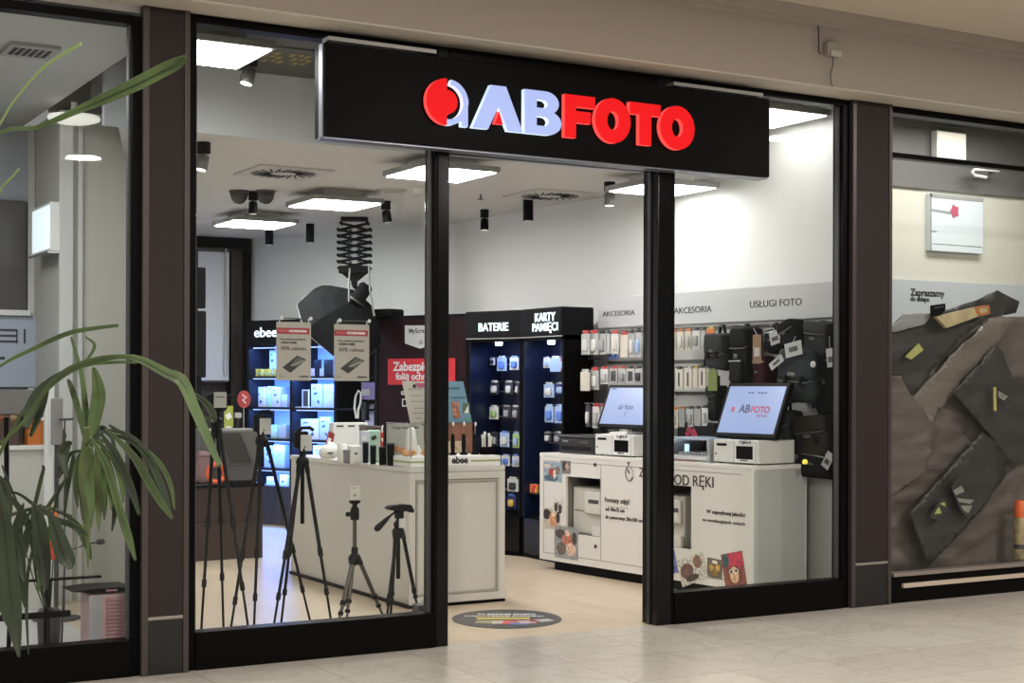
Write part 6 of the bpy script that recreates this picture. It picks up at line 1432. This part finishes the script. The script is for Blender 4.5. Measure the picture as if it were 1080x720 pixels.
plate('lime_label', 'lime printed label on the low black plastic wedge', 'label', [[(979, 545), (990, 528), (996, 526), (1000, 538), (988, 549)], [(984, 542), (989, 534), (992, 541)], [(990, 531), (995, 529), (996, 534)]], 7.732, [BLKP, LIME, LIME])
plate('silver_label', 'silver printed label above the lime one on the black wedge', 'label', [[(1002, 514), (1011, 500), (1018, 518), (1030, 530), (1020, 547), (1012, 538)], [(1004, 517), (1013, 512), (1016, 518), (1007, 522)], [(1008, 525), (1026, 527), (1022, 531), (1010, 529)], [(1012, 533), (1024, 533), (1020, 541), (1015, 538)]], 7.732, [BLKP, SILV, SILV, SILV])
t = thing('spray_can', 'spray can with orange cap standing at the right window edge', 'can', (P(1079, 594, Y=7.72).x, 7.74, .2125))
hh = P(1079, 545, Y=7.74).z-.2125; rr_ = .052
MB().lathe([(rr_*.95, 0), (rr_, .01), (rr_, hh-.02), (rr_*.9, hh)], 24).build('can', mat('can_gold', (.35, .27, .15), .4, vary=.5, vscale=18), t)
MB().lathe([(rr_*.96, hh), (rr_*.96, hh+.11), (rr_*.8, hh+.125)], 24).build('orange_cap', mat('cap_orange', (.75, .13, .03), .45), t)
MB().lathe([(rr_+.001, hh*.25), (rr_+.001, hh*.36)], 24).build('dark_band', DKGREY, t)

# ================================================================== PALM IN THE FOREGROUND
PD = 5.4
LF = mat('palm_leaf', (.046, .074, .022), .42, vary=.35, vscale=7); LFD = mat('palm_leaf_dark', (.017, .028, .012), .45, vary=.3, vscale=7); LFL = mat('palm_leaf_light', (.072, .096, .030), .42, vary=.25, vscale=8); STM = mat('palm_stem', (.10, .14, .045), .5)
rootp = P(-75, 835, d=PD)
palm = thing('potted_palm', 'tall green palm in the foreground arching before the left window', 'plant', (rootp.x, rootp.y, 0))
MB().lathe([(.15, 0), (.17, .02), (.21, .34), (.22, .36), (.19, .36), (.18, .32), (.0, .32)], 28).build('pot', mat('pot_anthracite', (.05, .05, .05), .5), palm)
MB().lathe([(.0, .31), (.18, .325)], 20).build('soil', mat('soil', (.03, .02, .015), .9), palm)
for k, (dx, dy, lean) in enumerate(((0, 0, .05), (.06, .05, -.03), (-.06, .03, .02))):
    MB().tube([(dx, dy, .3), (dx+lean, dy, .8), (dx+lean*1.5, dy, 1.3), (dx+lean*2, dy, 2.0-.2*k)], [.022, .02, .017, .012], 10).build('trunk', mat('palm_trunk', (.10, .085, .05), .7, bump=.3, bscale=30), palm)
def interp(pts, n):
    """Catmull-Rom through the points"""
    out = []; m = len(pts)
    for i in range(m-1):
        p0, p1, p2, p3 = pts[max(i-1, 0)], pts[i], pts[i+1], pts[min(i+2, m-1)]
        for j in range(n):
            t = j/n; out.append(tuple(.5*((2*b)+(-a+c)*t+(2*a-5*b+4*c-d)*t*t+(-a+3*b-3*c+d)*t**3) for a, b, c, d in zip(p0, p1, p2, p3)))
    out.append(tuple(pts[-1])); return out
def leaf(pts, m, d=PD, fold=.55, name='leaf', dd=0.0, twist=0.0):
    """pts: (u, v, width in pixels); a folded strap leaf with a midrib"""
    pts = [(u, v, w*.88) for u, v, w in pts]; L = interp(pts, 8); vs = []; n = len(L); s = d/F_PX
    for i, (u, v, w) in enumerate(L):
        a = L[max(i-1, 0)]; b = L[min(i+1, n-1)]; tx, ty = b[0]-a[0], b[1]-a[1]; l = math.hypot(tx, ty) or 1
        nx, ny = -ty/l, tx/l; w = max(w, .8)/2; di = d+dd*i/n
        c = P(u, v, d=di); e1 = P(u+nx*w, v+ny*w, d=di-twist*w*s); e2 = P(u-nx*w, v-ny*w, d=di+twist*w*s)
        c2 = P(u, v, d=di+w*s*fold*2)
        vs += [e1, c2, e2]
    fs = []
    for i in range(n-1):
        for k in (0, 1): fs.append((i*3+k, i*3+k+1, i*3+3+k+1, i*3+3+k))
    mb = MB().add(vs, fs, 0, True)
    return mb.build(name, m, palm, world=True, solid=.0015)
S0 = (-60, 330, 3)
leaf([(-70, 260, 3), (-10, 149, 4), (40, 134, 6), (80, 117, 9), (110, 104, 14), (145, 88, 17), (172, 74, 17), (188, 66, 14), (196, 60, 6)], LF, 5.0, dd=-.2)
leaf([(-60, 250, 3), (0, 131, 3), (20, 100, 3.5), (45, 72, 4), (70, 55, 4.5), (86, 46, 5)], STM, 5.1, name='leaf_stalk')
leaf([(-50, 290, 3), (0, 202, 3), (10, 190, 3), (20, 178, 3)], STM, 5.2, name='leaf_stalk')
leaf([(-60, 430, 3), (0, 386, 3.5), (30, 370, 5), (70, 352, 6), (100, 346, 5), (125, 343, 4)], LF, 5.2)
leaf([(-60, 520, 4), (20, 450, 4), (45, 415, 6), (70, 392, 9), (100, 380, 8), (130, 376, 6), (150, 380, 9), (175, 393, 12), (192, 402, 15), (205, 430, 13), (218, 460, 11), (232, 492, 6)], LF, 5.0, dd=-.25)
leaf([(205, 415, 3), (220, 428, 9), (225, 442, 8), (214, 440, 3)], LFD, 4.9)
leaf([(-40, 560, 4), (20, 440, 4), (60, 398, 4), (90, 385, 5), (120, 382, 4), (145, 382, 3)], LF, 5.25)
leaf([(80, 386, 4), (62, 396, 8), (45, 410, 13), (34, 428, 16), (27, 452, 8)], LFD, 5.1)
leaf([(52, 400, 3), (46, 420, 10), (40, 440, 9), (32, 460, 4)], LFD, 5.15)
leaf([(90, 500, 10), (92, 470, 11), (90, 430, 8), (86, 395, 6), (75, 355, 3)], LF, 5.2)
leaf([(92, 480, 6), (100, 440, 16), (104, 415, 17), (100, 392, 8), (97, 388, 2)], LF, 5.15)
leaf([(91, 470, 4), (82, 430, 8), (74, 405, 6), (71, 400, 2)], LF, 5.3)
leaf([(88, 384, 3), (98, 370, 4), (99, 362, 4), (90, 355, 2)], LF, 5.2)
leaf([(93, 600, 1), (92, 545, 10), (91, 500, 20), (92, 470, 14), (92, 450, 8)], LFL, 5.1)
for k, (a, b, w) in enumerate((((95, 470), (96, 556), 11), ((102, 468), (104, 560), 11), ((108, 468), (110, 548), 10), ((113, 470), (117, 538), 9), ((88, 475), (87, 548), 9))):
    leaf([(a[0], a[1], 3), ((a[0]+b[0])/2-1, (a[1]*.6+b[1]*.4), w), (b[0], (a[1]*.25+b[1]*.75), w*.8), (b[0], b[1], 1.5)], LFL if k % 2 else LF, 5.05+.03*k)
leaf([(95, 460, 3), (112, 490, 9), (124, 530, 10), (135, 565, 10), (143, 591, 3)], LF, 4.95)
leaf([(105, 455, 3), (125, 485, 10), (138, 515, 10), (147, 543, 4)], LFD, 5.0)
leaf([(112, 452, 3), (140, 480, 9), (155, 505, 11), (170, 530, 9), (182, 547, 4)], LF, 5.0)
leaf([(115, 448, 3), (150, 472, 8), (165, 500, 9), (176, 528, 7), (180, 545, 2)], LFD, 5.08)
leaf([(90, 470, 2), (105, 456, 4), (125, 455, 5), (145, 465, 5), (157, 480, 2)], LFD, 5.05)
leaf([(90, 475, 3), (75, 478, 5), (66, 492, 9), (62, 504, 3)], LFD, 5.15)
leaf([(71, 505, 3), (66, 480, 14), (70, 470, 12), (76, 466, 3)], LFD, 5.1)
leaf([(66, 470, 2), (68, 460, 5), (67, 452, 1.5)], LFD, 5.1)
leaf([(96, 470, 2), (104, 458, 6), (108, 452, 9), (118, 462, 5), (124, 485, 2)], LFD, 5.0)
leaf([(100, 462, 3), (118, 470, 5), (128, 490, 7), (132, 510, 2)], LF, 5.15)
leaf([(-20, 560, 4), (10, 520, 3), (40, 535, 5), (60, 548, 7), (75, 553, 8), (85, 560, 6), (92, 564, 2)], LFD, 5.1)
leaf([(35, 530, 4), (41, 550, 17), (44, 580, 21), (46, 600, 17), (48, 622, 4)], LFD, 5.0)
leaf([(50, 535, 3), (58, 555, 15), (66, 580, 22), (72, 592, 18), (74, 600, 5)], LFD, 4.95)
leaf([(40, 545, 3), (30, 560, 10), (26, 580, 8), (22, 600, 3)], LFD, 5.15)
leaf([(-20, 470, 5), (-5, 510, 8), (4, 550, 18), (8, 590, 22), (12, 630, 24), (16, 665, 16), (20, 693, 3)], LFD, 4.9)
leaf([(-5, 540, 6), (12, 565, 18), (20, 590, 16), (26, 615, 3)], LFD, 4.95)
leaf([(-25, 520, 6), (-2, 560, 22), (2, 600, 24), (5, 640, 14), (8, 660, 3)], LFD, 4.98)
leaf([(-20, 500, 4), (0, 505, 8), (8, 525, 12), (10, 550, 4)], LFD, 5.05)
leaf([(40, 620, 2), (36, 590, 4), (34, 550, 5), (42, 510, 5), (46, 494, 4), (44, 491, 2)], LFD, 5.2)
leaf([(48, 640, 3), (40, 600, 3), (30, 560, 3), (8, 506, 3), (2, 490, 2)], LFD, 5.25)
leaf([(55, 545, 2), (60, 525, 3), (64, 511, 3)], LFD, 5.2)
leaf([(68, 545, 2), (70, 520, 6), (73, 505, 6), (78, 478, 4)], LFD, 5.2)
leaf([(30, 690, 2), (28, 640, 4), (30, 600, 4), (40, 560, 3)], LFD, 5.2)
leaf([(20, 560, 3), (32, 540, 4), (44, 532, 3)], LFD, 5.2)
for k, L_ in enumerate(([(98, 462, 2), (118, 480, 8), (128, 505, 9), (130, 530, 2)], [(108, 455, 2), (140, 466, 6), (160, 490, 9), (172, 520, 7), (176, 536, 2)], [(92, 468, 2), (82, 490, 8), (80, 515, 7), (82, 535, 2)], [(104, 460, 2), (118, 500, 7), (121, 535, 7), (118, 560, 2)],
                        [(60, 545, 2), (48, 570, 12), (44, 600, 10), (40, 625, 2)], [(25, 530, 2), (18, 560, 14), (20, 600, 14), (26, 640, 2)], [(66, 540, 2), (82, 555, 9), (92, 575, 8), (96, 590, 2)], [(2, 515, 2), (20, 535, 8), (32, 560, 9), (36, 590, 2)], [(150, 470, 2), (168, 488, 6), (180, 512, 6), (184, 538, 2)])):
    leaf(L_, LFD if k % 2 else LF, 5.1+.02*k)
# stems linking the visible sprays to the trunks
for pts in ([(-66, 620), (-20, 560), (40, 535), (75, 545)], [(-70, 650), (0, 600), (60, 520), (90, 470)], [(-70, 560), (-30, 500), (5, 520)], [(-72, 600), (-40, 480), (-60, 330), (-70, 260)]):
    L = interp([(*p, 0) for p in pts], 6)
    MB().tube([P(u, v, d=5.3) for u, v, _ in L], .007, 8).build('stalk', LFD, palm, world=True)

# ================================================================== MALL LAMPS, WORLD, CAMERA
MALLE = mat('mall_lamp_face', (.9, .9, .85), .5, emit=5, ecol=(1, .93, .82))
for k, (x, y) in enumerate(((-2.5, 4.2), (1.5, 3.6), (5.5, 3.6), (9.5, 4.2), (-.5, 0.0), (4, -.6), (8.5, 0))):
    t = thing('mall_downlight', 'round recessed mall downlight in the concourse ceiling', 'ceiling lamp', (x, y, 3.93), 0, 'concourse downlights')
    MB().lathe([(.20, -.012), (.22, -.008), (.23, 0)], 28).build('rim', WHITEP, t)
    l = D.lights.new('mall_light', 'AREA'); l.shape = 'DISK'; l.size = .36; l.energy = 150; l.color = (1, .95, .88)
    o = D.objects.new('mall_light', l); C.objects.link(o); o.parent = t; o.location = (0, 0, -.03)
def area(x, y, z, sx, sy, e, col, rot=(0, 0, 0), lab='', cz=3.42):
    t = thing('fill_lamp', lab, 'ceiling lamp', (x, y, z+.004))  # housing added around a fill light that brightens the neighbouring shop
    MB().box(-sx/2-.02, sx/2+.02, -sy/2-.02, sy/2+.02, 0, cz-z-.004).build('housing', FRM, t)
    l = D.lights.new('room_fill', 'AREA'); l.shape = 'RECTANGLE'; l.size = sx; l.size_y = sy; l.energy = e; l.color = col
    o = D.objects.new('room_fill', l); C.objects.link(o); o.location = (x, y, z); o.rotation_euler = rot; return o
area(1.0, 9.2, 3.40, 1.2, 1.2, 60, (.95, .97, 1), lab='wide square fill lamp added in the left neighbouring shop', cz=3.42); area(9.2, 8.2, 3.65, 1.6, .5, 42, (1, .98, .93), lab='long fill lamp added in the right neighbouring shop above its transom', cz=3.70)
w = D.worlds.new('World'); bpy.context.scene.world = w; w.use_nodes = True
w.node_tree.nodes['Background'].inputs[0].default_value = (1.0, .97, .94, 1); w.node_tree.nodes['Background'].inputs[1].default_value = .24
cd = D.cameras.new('Camera'); co = D.objects.new('Camera', cd); C.objects.link(co)
cd.sensor_width = 36; cd.lens = F_PX/1080*36; cd.shift_y = (CY-360)/1080; cd.clip_start = .05; cd.clip_end = 100
co.matrix_world = Matrix.Translation(CAM) @ CROT.to_4x4()
sc = bpy.context.scene; sc.camera = co
sc.view_settings.view_transform = 'Standard'; sc.view_settings.look = 'None'; sc.view_settings.gamma = 1; sc.view_settings.exposure = 0
sc.view_settings.use_curve_mapping = False
sc.cycles.max_bounces = 8; sc.cycles.transparent_max_bounces = 16; sc.cycles.caustics_reflective = False; sc.cycles.caustics_refractive = False
sc.cycles.use_denoising = True; sc.cycles.sample_clamp_indirect = 4
